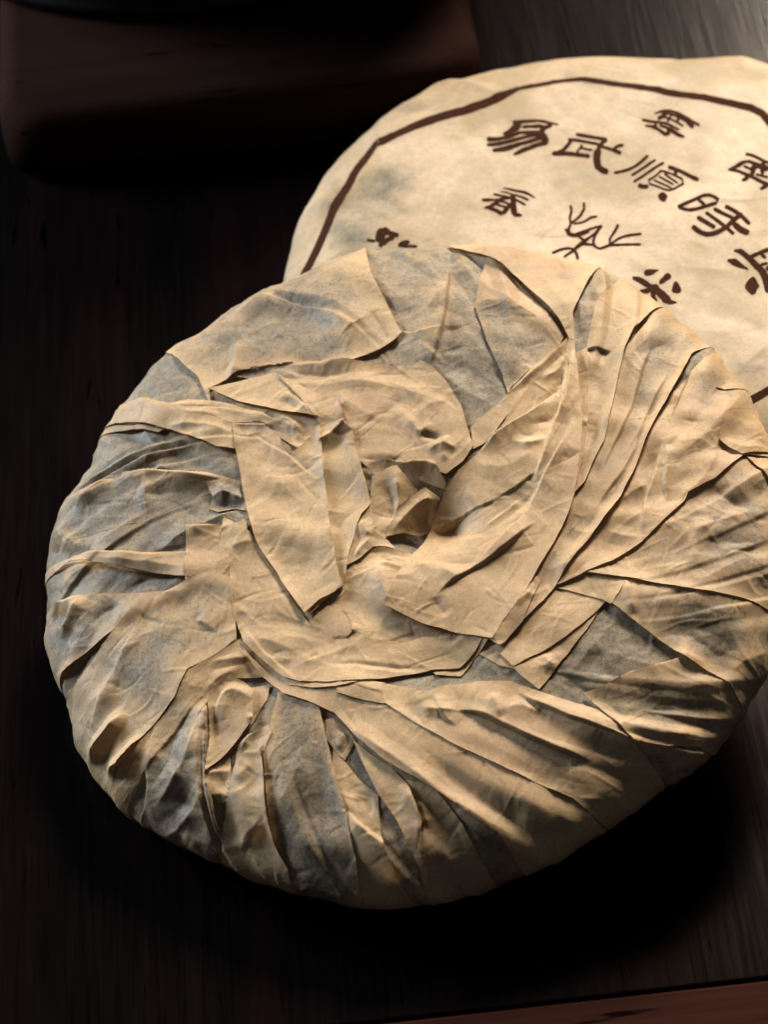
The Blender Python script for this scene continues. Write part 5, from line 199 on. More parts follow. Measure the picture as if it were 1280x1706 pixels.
 {'name': 'curved_band', 'poly': [(-45.67, -4.57), (-42.29, -3.13), (-38.81, -0.93), (-35.98, -4.18), (-31.76, -12.77), (-28.78, -19.99), (-26.08, -25.98), (-20.64, -32.38), (-13.43, -33.76), (-10.17, -37.03), (2.01, -35.67), (12.58, -38.62), (17.27, -41.07), (15.03, -43.66), (10.21, -46.82), (3.3, -45.46), (-2.19, -45.74), (-14.29, -45.73), (-23.64, -44.99), (-30.59, -43.23), (-34.19, -40.81), (-38.0, -35.14), (-43.14, -27.31), (-46.1, -17.61), (-46.44, -10.16)], 'merge': [], 'lift': 0.9, 'grey': 0.0, 'curl': 0.0, 'wrinkle': 1.8, 'blur': 1.4, 'creases': [('S', 'L', 0.6, 8, 0.45, [(-30.61, -43.41), (-37.73, -32.82), (-41.46, -25.6), (-43.58, -21.64)], (0.2, 0.2)), ('R', 'L', -0.5, 1.2, 1.2, [(-23.21, -39.82), (-13.79, -40.74), (-7.85, -42.35), (3.18, -45.25)], (0.25, 0.25)), ('R', 'L', 0.5, 5, 5, [(-46.58, -15.71), (-38.37, -21.03), (-27.71, -24.54)], (0.25, 0.25)), ('R', 'L', 0.5, 2, 2, [(-44.96, -16.46), (-41.59, -19.45), (-39.22, -22.59)], (0.25, 0.25)), ('R', 'L', 0.5, 2.5, 2.5, [(-41.77, -25.53), (-35.78, -28.79), (-28.94, -34.63)], (0.25, 0.25)), ('R', 'L', 0.4, 4, 4, [(-38.44, -22.77), (-32.62, -27.81), (-24.07, -32.28)], (0.25, 0.25)), ('R', 'L', 0.4, 2, 2, [(-37.83, -33.71), (-34.89, -34.23), (-32.16, -36.42)], (0.25, 0.25)), ('R', 'L', 0.5, 3, 3, [(-13.17, -34.32), (-26.12, -37.23), (-32.48, -39.12)], (0.25, 0.25)), ('R', 'L', -0.4, 1.5, 1.5, [(-27.62, -36.82), (-24.42, -35.84)], (0.25, 0.25))]},
 {'name': 'main_flap', 'poly': [(-17.46, 34.68), (-10.91, 33.77), (-8.95, 30.4), (-8.86, 25.1), (-7.84, 19.13), (-6.74, 8.89), (-6.54, 6.59), (-9.32, 4.25), (-11.11, 0.44), (-13.31, -6.27), (-15.17, -13.26), (-16.52, -16.77), (-20.28, -18.94), (-24.49, -22.5), (-26.61, -23.78), (-27.27, -19.88), (-21.91, -10.23), (-19.42, 0.55), (-18.5, 15.83)], 'merge': [], 'lift': 1.0, 'grey': 0.0, 'curl': 0.3, 'wrinkle': 0.8, 'blur': 1.4, 'creases': [('R', 'L', 2.2, 3.8, 3.8, [(-18.63, 29.45), (-15.11, 30.25), (-10.27, 33.57)], (0.05, 0.05)), ('R', 'L', 0.8, 3, 4, [(-10.49, 33.04), (-9.99, 23.41), (-8.37, 13.15), (-6.86, 6.67)], (0.25, 0.25)), ('R', 'L', -0.5, 3, 3, [(-17.08, -0.03), (-13.36, 4.85), (-11.01, 5.26)], (0.25, 0.25))]},
 {'name': 'main_flap', 'poly': [(-40.53, 40.94), (-36.22, 39.81), (-31.67, 38.24), (-28.28, 33.88), (-28.11, 30.89), (-26.25, 26.86), (-22.7, 29.19), (-17.39, 34.36), (-17.49, 22.91), (-18.14, 12.63), (-17.96, -0.09), (-17.25, -9.67), (-16.43, -16.68), (-18.46, -18.4), (-22.57, -19.88), (-26.73, -23.06), (-29.35, -17.47), (-32.55, -11.84), (-36.96, -0.76), (-37.8, 1.97), (-39.03, 10.05), (-40.72, 22.49), (-41.0, 33.53)], 'merge': [], 'lift': 1.2, 'grey': 0.0, 'curl': 0.6, 'wrinkle': 0.8, 'blur': 1.4, 'creases': [('R', 'L', 0.5, 3, 3, [(-41.05, 34.33), (-35.96, 37.53), (-32.08, 34.39), (-26.48, 27.7)], (0.25, 0.25)), ('S', 'L', -0.6, 4, 0.45, [(-35.94, 37.72), (-32.21, 33.25), (-26.25, 26.86), (-19.13, 17.62)], (0.2, 0.2)), ('R', 'L', 0.4, 5, 5, [(-35.6, 22.12), (-27.66, 18.03), (-18.63, 21.28)], (0.25, 0.25)), ('R', 'L', -0.5, 4, 4, [(-27.04, -18.36), (-22.18, -16.23), (-17.79, -15.49)], (0.25, 0.25)), ('R', 'L', 0.4, 6, 6, [(-37.45, 14.54), (-29.62, 10.56), (-18.77, 5.91)], (0.25, 0.25))]},
]

# ---------------------------------------------------------------- helpers


def props(o, label=None, category=None, group=None, kind=None):
    if label: o['label'] = label
    if category: o['category'] = category
    if group: o['group'] = group
    if kind: o['kind'] = kind
    return o


def link_mesh(name, verts, faces, mat, parent=None, smooth=True, attr=None):
    """verts (n,3) in metres, faces (m,4) or (m,3) int arrays or python lists -> one mesh object"""
    me = bpy.data.meshes.new(name)
    if isinstance(faces, np.ndarray):
        m, k = faces.shape
        me.vertices.add(len(verts))
        me.vertices.foreach_set('co', np.ascontiguousarray(verts, np.float32).ravel())
        me.loops.add(m * k)
        me.loops.foreach_set('vertex_index', np.ascontiguousarray(faces, np.int32).ravel())
        me.polygons.add(m)
        me.polygons.foreach_set('loop_start', np.arange(0, m * k, k, dtype=np.int32))
        me.polygons.foreach_set('use_smooth', np.full(m, smooth))
        me.update(calc_edges=True)
    else:
        me.from_pydata([tuple(v) for v in verts], [], faces)
        for p in me.polygons: p.use_smooth = smooth
        me.update()
    if attr:
        for k, v in attr.items():
            a = me.attributes.new(k, 'FLOAT', 'POINT')
            a.data.foreach_set('value', np.ascontiguousarray(v, np.float32))
    me.materials.append(mat)
    o = bpy.data.objects.new(name, me)
    COL.objects.link(o)
    if parent: o.parent = parent
    return o


def sstep(a, b, x):
    t = np.clip((x - a) / (b - a), 0, 1)
    return t * t * (3 - 2 * t)


def vnoise(X, Y, scale, rng):
    """smooth value noise, feature size = scale (mm)"""
    n = 128
    g = rng.random((n, n))
    x = X / scale + 1000.3; y = Y / scale + 1000.7
    xi = np.floor(x).astype(int); yi = np.floor(y).astype(int)
    fx = x - xi; fy = y - yi
    fx = fx * fx * (3 - 2 * fx); fy = fy * fy * (3 - 2 * fy)
    a = g[xi % n, yi % n]; b = g[(xi + 1) % n, yi % n]; c = g[xi % n, (yi + 1) % n]; d = g[(xi + 1) % n, (yi + 1) % n]
    return (a * (1 - fx) + b * fx) * (1 - fy) + (c * (1 - fx) + d * fx) * fy - 0.5


def facets(X, Y, scale, rng, stretch=1., ang=None):
    """flat triangular facets meeting in crisp folds, the look of crumpled paper"""
    a = rng.uniform(0, math.pi) if ang is None else ang
    x = (X * math.cos(a) + Y * math.sin(a)) / stretch; y = -X * math.sin(a) + Y * math.cos(a)
    x, y = x + vnoise(x, y, scale * 2.3, rng) * scale * 1.6, y + vnoise(x, y, scale * 2.1, rng) * scale * 1.6
    u = (x + y * .577) / scale + 500.3; v = y * 1.155 / scale + 500.7
    n = 128
    g = rng.random((n, n)) - .5
    i = np.floor(u).astype(int); j = np.floor(v).astype(int)
    fu = u - i; fv = v - j
    A = g[i % n, j % n]; B = g[(i + 1) % n, j % n]; C = g[i % n, (j + 1) % n]; D = g[(i + 1) % n, (j + 1) % n]
    return np.where(fu + fv < 1, A + fu * (B - A) + fv * (C - A), D + (1 - fu) * (C - D) + (1 - fv) * (B - D))


def poly_dist(X, Y, pts, closed=False):
    """nearest distance, side (+1 = left of travel) and position 0..1 along an open polyline"""
    P = np.asarray(pts, float)
    if closed: P = np.vstack([P, P[:1]])
    seg = np.diff(P, axis=0)
    L = np.hypot(seg[:, 0], seg[:, 1])
    cum = np.r_[0, np.cumsum(L)]
    best = np.full(X.shape, 1e9); side = np.zeros(X.shape); tt = np.zeros(X.shape)
    for i in range(len(seg)):
        if L[i] < 1e-6: continue
        dx = X - P[i, 0]; dy = Y - P[i, 1]
        t = np.clip((dx * seg[i, 0] + dy * seg[i, 1]) / L[i] ** 2, 0, 1)
        ex = dx - t * seg[i, 0]; ey = dy - t * seg[i, 1]
        d = ex * ex + ey * ey
        k = d < best
        best = np.where(k, d, best)
        side = np.where(k, np.sign(seg[i, 0] * dy - seg[i, 1] * dx), side)
        tt = np.where(k, (cum[i] + t * L[i]) / cum[-1], tt)
    return np.sqrt(best), side, tt


def smooth_line(pts, n=3):
    """one Chaikin pass keeps the folds crisp but takes the traced corners off"""
    P = np.asarray(pts, float)
    if len(P) < 3: return P
    q = [P[0]]
    for i in range(len(P) - 1):
        q += [P[i] * .8 + P[i + 1] * .2, P[i] * .2 + P[i + 1] * .8]
    q.append(P[-1])
    return np.array(q)


def add_crease(Hm, gx, gy, cre, rng, wob=True):
    kind, side, h, wl, wr, pts, tap = cre
    pts = smooth_line(pts)
    w = max(wl, wr) + 1
    x0, x1 = pts[:, 0].min() - w, pts[:, 0].max() + w
    y0, y1 = pts[:, 1].min() - w, pts[:, 1].max() + w
    i0, i1 = np.searchsorted(gx, [x0, x1]); j0, j1 = np.searchsorted(gy, [y0, y1])
    if i1 - i0 < 2 or j1 - j0 < 2: return
    X, Y = np.meshgrid(gx[i0:i1], gy[j0:j1], indexing='ij')
    if wob:
        n = np.full(X.shape, 0.)
        ph = rng.random(4) * 6.28
        X = X + .25 * np.sin(Y / 4.1 + ph[0]) + .07 * np.sin(Y / 1.3 + ph[1])
        Y = Y + .25 * np.sin(X / 4.4 + ph[2]) + .07 * np.sin(X / 1.2 + ph[3])
    d, s, t = poly_dist(X, Y, pts)
    hi = s if (kind == 'R' or side == 'L') else -s
    ww = np.where(hi > 0, wl, wr)
    if kind == 'S' and h < 0:      # a drop: the high side falls away instead of rising
        pass
    f = np.clip(1 - d / ww, 0, 1)
    f = .6 * f + .4 * f * f
    if kind == 'R' and min(wl, wr) >= 4: h *= .7
    a, b = tap
    amp = np.ones_like(t)
    if a > 0: amp *= np.clip(t / a, 0, 1)
    if b > 0: amp *= np.clip((1 - t) / b, 0, 1)
    Hm[i0:i1, j0:j1] += h * f * amp


def random_creases(Hm, gx, gy, box, n, rng, length=(4, 15), h=(.08, .3), w=(1.2, 4.), direction=None):
    x0, x1, y0, y1 = box
    for _ in range(n):
        p = np.array([rng.uniform(x0, x1), rng.uniform(y0, y1)])
        a = rng.uniform(0, 2 * math.pi) if direction is None else direction(p) + rng.normal(0, .45)
        L = rng.uniform(*length)
        b = a + rng.normal(0, .35)
        d1 = np.array([math.cos(a), math.sin(a)]); d2 = np.array([math.cos(b), math.sin(b)])
        pts = [p, p + d1 * L * .5, p + d1 * L * .5 + d2 * L * .5]
        hh = rng.uniform(*h) * (1 if rng.random() < .6 else -1)
        wl = rng.uniform(*w); wr = rng.uniform(*w) * rng.choice([.35, 1.])
        add_crease(Hm, gx, gy, ('R', 'L', hh, wl, wr, pts, (.4, .4)), rng, wob=False)


def box_blur(A, r):
    r = max(1, int(r))
    for _ in range(3):
        for ax in (0, 1):
            p = np.pad(A, [(r + 1, r) if k == ax else (0, 0) for k in (0, 1)], mode='edge')
            c = np.cumsum(p, axis=ax)
            n = A.shape[ax]
            sl = lambda a, b: tuple(slice(a, b) if k == ax else slice(None) for k in (0, 1))
            A = (c[sl(2 * r + 1, 2 * r + 1 + n)] - c[sl(0, n)]) / (2 * r + 1)
    return A


def inside(X, Y, P):
    r = np.zeros(X.shape, bool)
    n = len(P)
    for i in range(n):
        xa, ya = P[i]; xb, yb = P[(i + 1) % n]
        if ya == yb: continue
        c = ((ya > Y) != (yb > Y)) & (X < (xb - xa) * (Y - ya) / (yb - ya) + xa)
        r ^= c
    return r


def profile(R, ht, hb, p=4., pb=8.):
    t1 = np.linspace(0, 1, 1500) ** 2 * np.pi / 2
    ra = R * np.sin(t1) ** (2 / p); za = ht * np.cos(t1)
    t2 = (np.pi / 2 + (1 - (1 - np.linspace(0, 1, 1500)) ** 2) * np.pi / 2)[1:-1]
    rb = R * np.sin(t2) ** (2 / pb); zb = -hb * np.abs(np.cos(t2))
    rr = np.r_[ra, rb]; zz = np.r_[za, zb]
    s = np.r_[0, np.cumsum(np.hypot(np.diff(rr), np.diff(zz)))]
    sg = np.linspace(0, s[-1], 1200)
    rg = np.interp(sg, s, rr); zg = np.interp(sg, s, zz)
    k = np.ones(25) / 25
    dr = np.gradient(rg, sg); dz = np.gradient(zg, sg)
    pad = lambda a: np.convolve(np.pad(a, 12, 'edge'), k, 'valid')
    nr, nz = pad(-dz), pad(dr)
    n = np.hypot(nr, nz)
    return sg, rg, zg, nr / n, nz / n


class Cake:
    """a pressed tea cake: a disc with a rounded rim; paper coordinates u, v are unrolled over it from the top centre"""
    def __init__(s, R, ht, hb, k):
        s.P = profile(R, ht, hb); s.k = np.array(k)
        s.rim = s.P[0][np.argmax(s.P[1])]

    def at(s, u, v, d):
        sg, rg, zg, nr, nz = s.P
        S = np.hypot(u, v); ph = np.arctan2(v, u)
        a = (ph % (2 * np.pi)) / (2 * np.pi) * 72
        kf = np.interp(a, np.arange(73), np.r_[s.k, s.k[0]])
        r = np.interp(S, sg, rg) * kf + np.interp(S, sg, nr) * d
        z = np.interp(S, sg, zg) + np.interp(S, sg, nz) * d
        return np.stack([r * np.cos(ph), r * np.sin(ph), z], -1) * MM


def patch(name, cake, gx, gy, i0, j0, Hs, mask_poly, mat, parent, gray, thick=.16, circle=None, corners=()):
    """cut a sheet out of the height grid along a polygon (or a circle) and give its edge a thickness"""
    ni, nj = Hs.shape
    U, V = np.meshgrid(gx[i0:i0 + ni], gy[j0:j0 + nj], indexing='ij')
    cu = .25 * (U[1:, 1:] + U[:-1, 1:] + U[1:, :-1] + U[:-1, :-1]); cv = .25 * (V[1:, 1:] + V[:-1, 1:] + V[1:, :-1] + V[:-1, :-1])
    if circle is None: cell = inside(cu, cv, mask_poly)
    else: cell = np.hypot(cu, cv) < circle
    ci, cj = np.nonzero(cell)
    if len(ci) < 2: return None
    idx = np.arange(ni * nj).reshape(ni, nj)
    q = np.stack([idx[ci, cj], idx[ci + 1, cj], idx[ci + 1, cj + 1], idx[ci, cj + 1]], -1)
    # boundary vertices: fewer than four inside cells round them
    cnt = np.zeros((ni, nj), int)
    for a in (0, 1):
        for b in (0, 1):
            cnt[a:ni - 1 + a, b:nj - 1 + b] += cell
    used = cnt > 0
    bnd = used & (cnt < 4)
    bi, bj = np.nonzero(bnd)
    bu = U[bi, bj].copy(); bv = V[bi, bj].copy()
    if circle is None:
        P = np.asarray(mask_poly, float); Q = np.roll(P, -1, 0)
        best = np.full(len(bu), 1e9); nu = bu.copy(); nv = bv.copy()
        for p, w in zip(P, Q):
            e = w - p; L = e @ e
            if L < 1e-9: continue
            t = np.clip(((bu - p[0]) * e[0] + (bv - p[1]) * e[1]) / L, 0, 1)
            x = p[0] + t * e[0]; y = p[1] + t * e[1]
            d = (x - bu) ** 2 + (y - bv) ** 2
            k = d < best
            best[k] = d[k]; nu[k] = x[k]; nv[k] = y[k]
        for cxy in corners:
            k = np.argmin((nu - cxy[0]) ** 2 + (nv - cxy[1]) ** 2)
            if abs(nu[k] - cxy[0]) + abs(nv[k] - cxy[1]) < 1.2: nu[k], nv[k] = cxy
        U = U.copy(); V = V.copy()
        U[bi, bj] = nu; V[bi, bj] = nv
    else:
        f = circle / np.hypot(bu, bv)
        U = U.copy(); V = V.copy()
        U[bi, bj] = bu * f; V[bi, bj] = bv * f
    remap = np.full(ni * nj, -1)
    ids = np.nonzero(used.ravel())[0]
    remap[ids] = np.arange(len(ids))
    uu = U.ravel()[ids]; vv = V.ravel()[ids]; hh = Hs.ravel()[ids]; gg = gray.ravel()[ids]
    verts = cake.at(uu, vv, hh)
    faces = remap[q]
    # edge thickness
    if thick:
        e = np.concatenate([faces[:, [0, 1]], faces[:, [1, 2]], faces[:, [2, 3]], faces[:, [3, 0]]])
        key = np.sort(e, 1)
        _, inv, c = np.unique(key[:, 0].astype(np.int64) * 10000000 + key[:, 1], return_inverse=True, return_counts=True)
        be = e[c[inv] == 1]
        bv_ = np.unique(be)
        nb = len(bv_)
        m2 = np.full(len(ids), -1); m2[bv_] = len(ids) + np.arange(nb)
        verts = np.vstack([verts, verts[bv_], cake.at(uu[bv_], vv[bv_], hh[bv_] - thick)])
        gg = np.r_[gg, gg[bv_] - .2, gg[bv_] - .2]
        faces = np.vstack([faces, np.stack([m2[be[:, 1]], m2[be[:, 0]], m2[be[:, 0]] + nb, m2[be[:, 1]] + nb], -1)])
    return link_mesh(name, verts, faces, mat, parent, True, {'contact_and_shade': gg})


# ---------------------------------------------------------------- materials
def new_mat(name):
    m = bpy.data.materials.new(name)
    m.use_nodes = True
    nt = m.node_tree
    return m, nt, nt.nodes['Principled BSDF'], (lambda t: nt.nodes.new(t)), nt.links.new


def mixc(N, Lk, fac, a, b, mode='MIX'):
    n = N('ShaderNodeMix'); n.data_type = 'RGBA'; n.blend_type = mode
    for i, v in ((0, fac), (6, a), (7, b)):
        if hasattr(v, 'is_linked') or hasattr(v, 'links'): Lk(v, n.inputs[i])
        elif i == 0: n.inputs[0].default_value = v
        else: n.inputs[i].default_value = (*v, 1)
    return n.outputs[2]


def math_n(N, Lk, op, a, b=None, c=None, clamp=False):
    n = N('ShaderNodeMath'); n.operation = op; n.use_clamp = clamp
    for i, v in enumerate((a, b, c)):
        if v is None: continue
        if hasattr(v, 'links'): Lk(v, n.inputs[i])
        else: n.inputs[i].default_value = v
    return n.outputs[0]


def noise(N, Lk, vec, scale, detail=3, rough=.55, dist=0.):
    n = N('ShaderNodeTexNoise')
    Lk(vec, n.inputs['Vector'])
    n.inputs['Scale'].default_value = scale; n.inputs['Detail'].default_value = detail
    n.inputs['Roughness'].default_value = rough; n.inputs['Distortion'].default_value = dist
    return n.outputs['Fac']


def ramp(N, Lk, v, stops):
    n = N('ShaderNodeValToRGB'); Lk(v, n.inputs[0])
    el = n.color_ramp.elements
    el[0].position, el[0].color = stops[0][0], (*stops[0][1], 1) if hasattr(stops[0][1], '__len__') else (stops[0][1],) * 3 + (1,)
    el[1].position, el[1].color = stops[-1][0], (*stops[-1][1], 1) if hasattr(stops[-1][1], '__len__') else (stops[-1][1],) * 3 + (1,)
    for p, c in stops[1:-1]:
        e = el.new(p); e.color = (*c, 1) if hasattr(c, '__len__') else (c, c, c, 1)
    return n.outputs[0]


def paper_material(name, tan, pale, grey, stain, use_contact, bump=1.0, stain_amt=.75):
    m, nt, bs, N, Lk = new_mat(name)
    tc = N('ShaderNodeTexCoord'); vec = tc.outputs['Object']
    big = noise(N, Lk, vec, 38, 4, .6)
    mid = noise(N, Lk, vec, 150, 5, .65, .4)
    fine = noise(N, Lk, vec, 900, 4, .7)
    grain = noise(N, Lk, vec, 2600, 2, .6)
    col = mixc(N, Lk, ramp(N, Lk, mid, [(.33, 0.), (.7, 1.)]), tan, pale)
    col = mixc(N, Lk, math_n(N, Lk, 'MULTIPLY', ramp(N, Lk, big, [(.46, 0.), (.64, 1.)]), stain_amt), col, stain)
    olive = ramp(N, Lk, noise(N, Lk, vec, 62, 4, .65, .6), [(.52, 0.), (.68, 1.)])
    col = mixc(N, Lk, math_n(N, Lk, 'MULTIPLY', olive, .55), col, tuple(x * y for x, y in zip(tan, (.72, .80, .80))))
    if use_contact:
        at = N('ShaderNodeAttribute'); at.attribute_name = 'contact_and_shade'
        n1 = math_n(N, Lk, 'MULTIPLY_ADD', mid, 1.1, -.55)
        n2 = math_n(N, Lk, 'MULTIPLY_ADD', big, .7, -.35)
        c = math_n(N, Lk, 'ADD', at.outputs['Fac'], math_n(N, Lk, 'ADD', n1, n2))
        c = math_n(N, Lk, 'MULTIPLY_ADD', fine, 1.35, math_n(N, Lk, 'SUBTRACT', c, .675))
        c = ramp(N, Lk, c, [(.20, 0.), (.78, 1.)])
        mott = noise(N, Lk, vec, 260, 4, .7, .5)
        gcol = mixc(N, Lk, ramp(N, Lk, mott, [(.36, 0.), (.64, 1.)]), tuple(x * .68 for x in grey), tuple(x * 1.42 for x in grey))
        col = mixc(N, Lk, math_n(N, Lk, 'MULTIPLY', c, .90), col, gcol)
        # dark tea crumbs showing through the thin sheet
        sp = ramp(N, Lk, noise(N, Lk, vec, 1500, 3, .75), [(.37, 1.), (.46, 0.)])
        sp = math_n(N, Lk, 'MULTIPLY', sp, math_n(N, Lk, 'MULTIPLY_ADD', c, .62, .20))
        col = mixc(N, Lk, sp, col, tuple(x * .33 for x in grey))
    # fibres and fine tone
    fib = math_n(N, Lk, 'MULTIPLY_ADD', fine, .62, .70)
    g2 = math_n(N, Lk, 'MULTIPLY_ADD', grain, .55, .72)
    hsv = N('ShaderNodeHueSaturation'); Lk(col, hsv.inputs['Color']); Lk(math_n(N, Lk, 'MULTIPLY', fib, g2), hsv.inputs['Value'])
    Lk(hsv.outputs[0], bs.inputs['Base Color'])
    bs.inputs['Roughness'].default_value = .62
    bs.inputs['Specular IOR Level'].default_value = .35
    b1 = N('ShaderNodeBump'); b1.inputs['Strength'].default_value = .12 * bump; b1.inputs['Distance'].default_value = .0007
    Lk(mid, b1.inputs['Height'])
    b2 = N('ShaderNodeBump'); b2.inputs['Strength'].default_value = .28 * bump; b2.inputs['Distance'].default_value = .00018
    Lk(fine, b2.inputs['Height']); Lk(b1.outputs[0], b2.inputs['Normal'])
    b3 = N('ShaderNodeBump'); b3.inputs['Strength'].default_value = .25 * bump; b3.inputs['Distance'].default_value = .00006
    Lk(grain, b3.inputs['Height']); Lk(b2.outputs[0], b3.inputs['Normal'])
    Lk(b3.outputs[0], bs.inputs['Normal'])
    # thin paper lets a little warm light through
    tr = N('ShaderNodeBsdfTranslucent'); tr.inputs['Color'].default_value = (*[x * y for x, y in zip(pale, (1.25, 1.0, .62))], 1)
    mx = N('ShaderNodeMixShader'); mx.inputs[0].default_value = .10
    Lk(bs.outputs[0], mx.inputs[1]); Lk(tr.outputs[0], mx.inputs[2])
    Lk(mx.outputs[0], nt.nodes['Material Output'].inputs['Surface'])
    return m


M_PAPER = paper_material('wrapping_paper', (.44, .285, .140), (.56, .385, .205), (.185, .150, .098), (.38, .235, .12), True)
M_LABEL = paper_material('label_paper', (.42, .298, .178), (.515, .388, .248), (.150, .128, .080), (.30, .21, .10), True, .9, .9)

M_INK, nt, bs, N, Lk = new_mat('brown_ink')
tc = N('ShaderNodeTexCoord')
Lk(ramp(N, Lk, noise(N, Lk, tc.outputs['Object'], 700, 4, .7), [(.3, (.024, .0088, .0045)), (.75, (.052, .0205, .0115))]), bs.inputs['Base Color'])
bs.inputs['Roughness'].default_value = .9
bs.inputs['Specular IOR Level'].default_value = .02


def wood_material(name, dark, mid_c, red, along, rough=.42, coarse=1., spec=.12):
    m, nt, bs, N, Lk = new_mat(name)
    tc = N('ShaderNodeTexCoord')
    mp = N('ShaderNodeMapping'); Lk(tc.outputs['Object'], mp.inputs['Vector'])
    sc = (1., .035, 1.) if along == 'Y' else (.035, 1., 1.)
    mp.inputs['Scale'].default_value = sc
    v = mp.outputs[0]
    g1 = noise(N, Lk, v, 760 * coarse, 3, .6, .15)
    g2 = noise(N, Lk, v, 60, 3, .5, .6)
    mp2 = N('ShaderNodeMapping'); Lk(tc.outputs['Object'], mp2.inputs['Vector'])
    mp2.inputs['Scale'].default_value = (1., .12, 1.) if along == 'Y' else (.12, 1., 1.)
    pores = ramp(N, Lk, noise(N, Lk, mp2.outputs[0], 330, 2, .5), [(.27, 1.), (.33, 0.)])
    col = mixc(N, Lk, ramp(N, Lk, g1, [(.25, 0.), (.75, 1.)]), dark, mid_c)
    col = mixc(N, Lk, ramp(N, Lk, g2, [(.45, 0.), (.7, .8)]), col, red)
    col = mixc(N, Lk, pores, col, tuple(x * .3 for x in dark))
    Lk(col, bs.inputs['Base Color'])
    rr = math_n(N, Lk, 'MULTIPLY_ADD', g1, .06, rough)
    Lk(rr, bs.inputs['Roughness'])
    Lk(math_n(N, Lk, 'MULTIPLY', math_n(N, Lk, 'MULTIPLY_ADD', pores, -.85, 1.), math_n(N, Lk, 'MULTIPLY_ADD', g1, spec * 1.6, spec * .2)), bs.inputs['Specular IOR Level'])
    bs.inputs['Specular Tint'].default_value = (1., .74, .58, 1)
    h = math_n(N, Lk, 'MULTIPLY_ADD', pores, -.6, g1)
    b = N('ShaderNodeBump'); b.inputs['Strength'].default_value = .25; b.inputs['Distance'].default_value = .00012
    Lk(h, b.inputs['Height']); Lk(b.outputs[0], bs.inputs['Normal'])
    return m


M_TABLE = wood_material('dark_table_wood', (.0012, .0010, .0010), (.0040, .0030, .0029), (.0080, .0030, .0032), 'Y', .17, spec=.034)
M_RAIL = wood_material('red_brown_rail_wood', (.015, .0050, .0038), (.028, .0090, .0064), (.034, .010, .0068), 'X', .5, spec=.01)
M_BLOCK = wood_material('red_brown_stand_wood', (.016, .0080, .0062), (.022, .0105, .0080), (.027, .0120, .0090), 'X', .7, spec=.0)
M_POT, nt, bs, N, Lk = new_mat('dark_glazed_clay')
tc = N('ShaderNodeTexCoord')
Lk(ramp(N, Lk, noise(N, Lk, tc.outputs['Object'], 160, 4, .6), [(.3, (.004, .0035, .0035)), (.7, (.009, .0075, .007))]), bs.inputs['Base Color'])
bs.inputs['Roughness'].default_value = .5
bs.inputs['Specular IOR Level'].default_value = .12


def rounded_slab(bm, x0, x1, y0, y1, z0, z1, r, bev, seg=6):
    """a slab with rounded corners in plan and a rounded top edge"""
    loops = []
    prof = [(0, z0)] + [(bev * (1 - math.cos(a)), z1 - bev + bev * math.sin(a)) for a in np.linspace(0, math.pi / 2, 5)]
    for ins, z in prof:
        ring = []
        rr = max(r - ins, .0004)
        for cx, cy, a0 in ((x1 - r, y1 - r, 0), (x0 + r, y1 - r, 90), (x0 + r, y0 + r, 180), (x1 - r, y0 + r, 270)):
            for k in range(seg + 1):
                a = math.radians(a0 + 90 * k / seg)
                ring.append(bm.verts.new((cx + rr * math.cos(a), cy + rr * math.sin(a), z)))
        loops.append(ring)
    n = len(loops[0])
    for a, b in zip(loops, loops[1:]):
        for k in range(n):
            bm.faces.new((a[k], a[(k + 1) % n], b[(k + 1) % n], b[k]))
    bm.faces.new(loops[-1])
    bm.faces.new(loops[0][::-1])


def lathe(bm, prof, n=96):
    rings = [[bm.verts.new((r * math.cos(2 * math.pi * k / n), r * math.sin(2 * math.pi * k / n), z)) for k in range(n)] for r, z in prof]
    for a, b in zip(rings, rings[1:]):
        for k in range(n):
            bm.faces.new((a[k], a[(k + 1) % n], b[(k + 1) % n], b[k]))
    bm.faces.new(rings[0][::-1]); bm.faces.new(rings[-1])


def bm_obj(name, bm, mat, parent=None, loc=(0, 0, 0), smooth=True):
    bmesh.ops.recalc_face_normals(bm, faces=bm.faces)
    me = bpy.data.meshes.new(name); bm.to_mesh(me); bm.free()
    me.materials.append(mat)
    for p in me.polygons: p.use_smooth = smooth and len(p.vertices) < 5
    o = bpy.data.objects.new(name, me); COL.objects.link(o)
    o.location = loc
    if parent: o.parent = parent
    return o


def empty(name, M=None):
    o = bpy.data.objects.new(name, None); COL.objects.link(o)
    o.empty_display_size = .02
    if M is not None: o.matrix_world = M
    return o


# ---------------------------------------------------------------- table
bm = bmesh.new()
rounded_slab(bm, -.75, .75, -.1712, 1.1, -.03, 0., .002, .0008)
table = bm_obj('table_top', bm, M_TABLE)
props(table, kind='structure')
bm = bmesh.new()
rounded_slab(bm, -.75, .75, -.2350, -.1718, -.032, .0006, .003, .0016)
bm_obj('edge_rail', bm, M_RAIL, table)

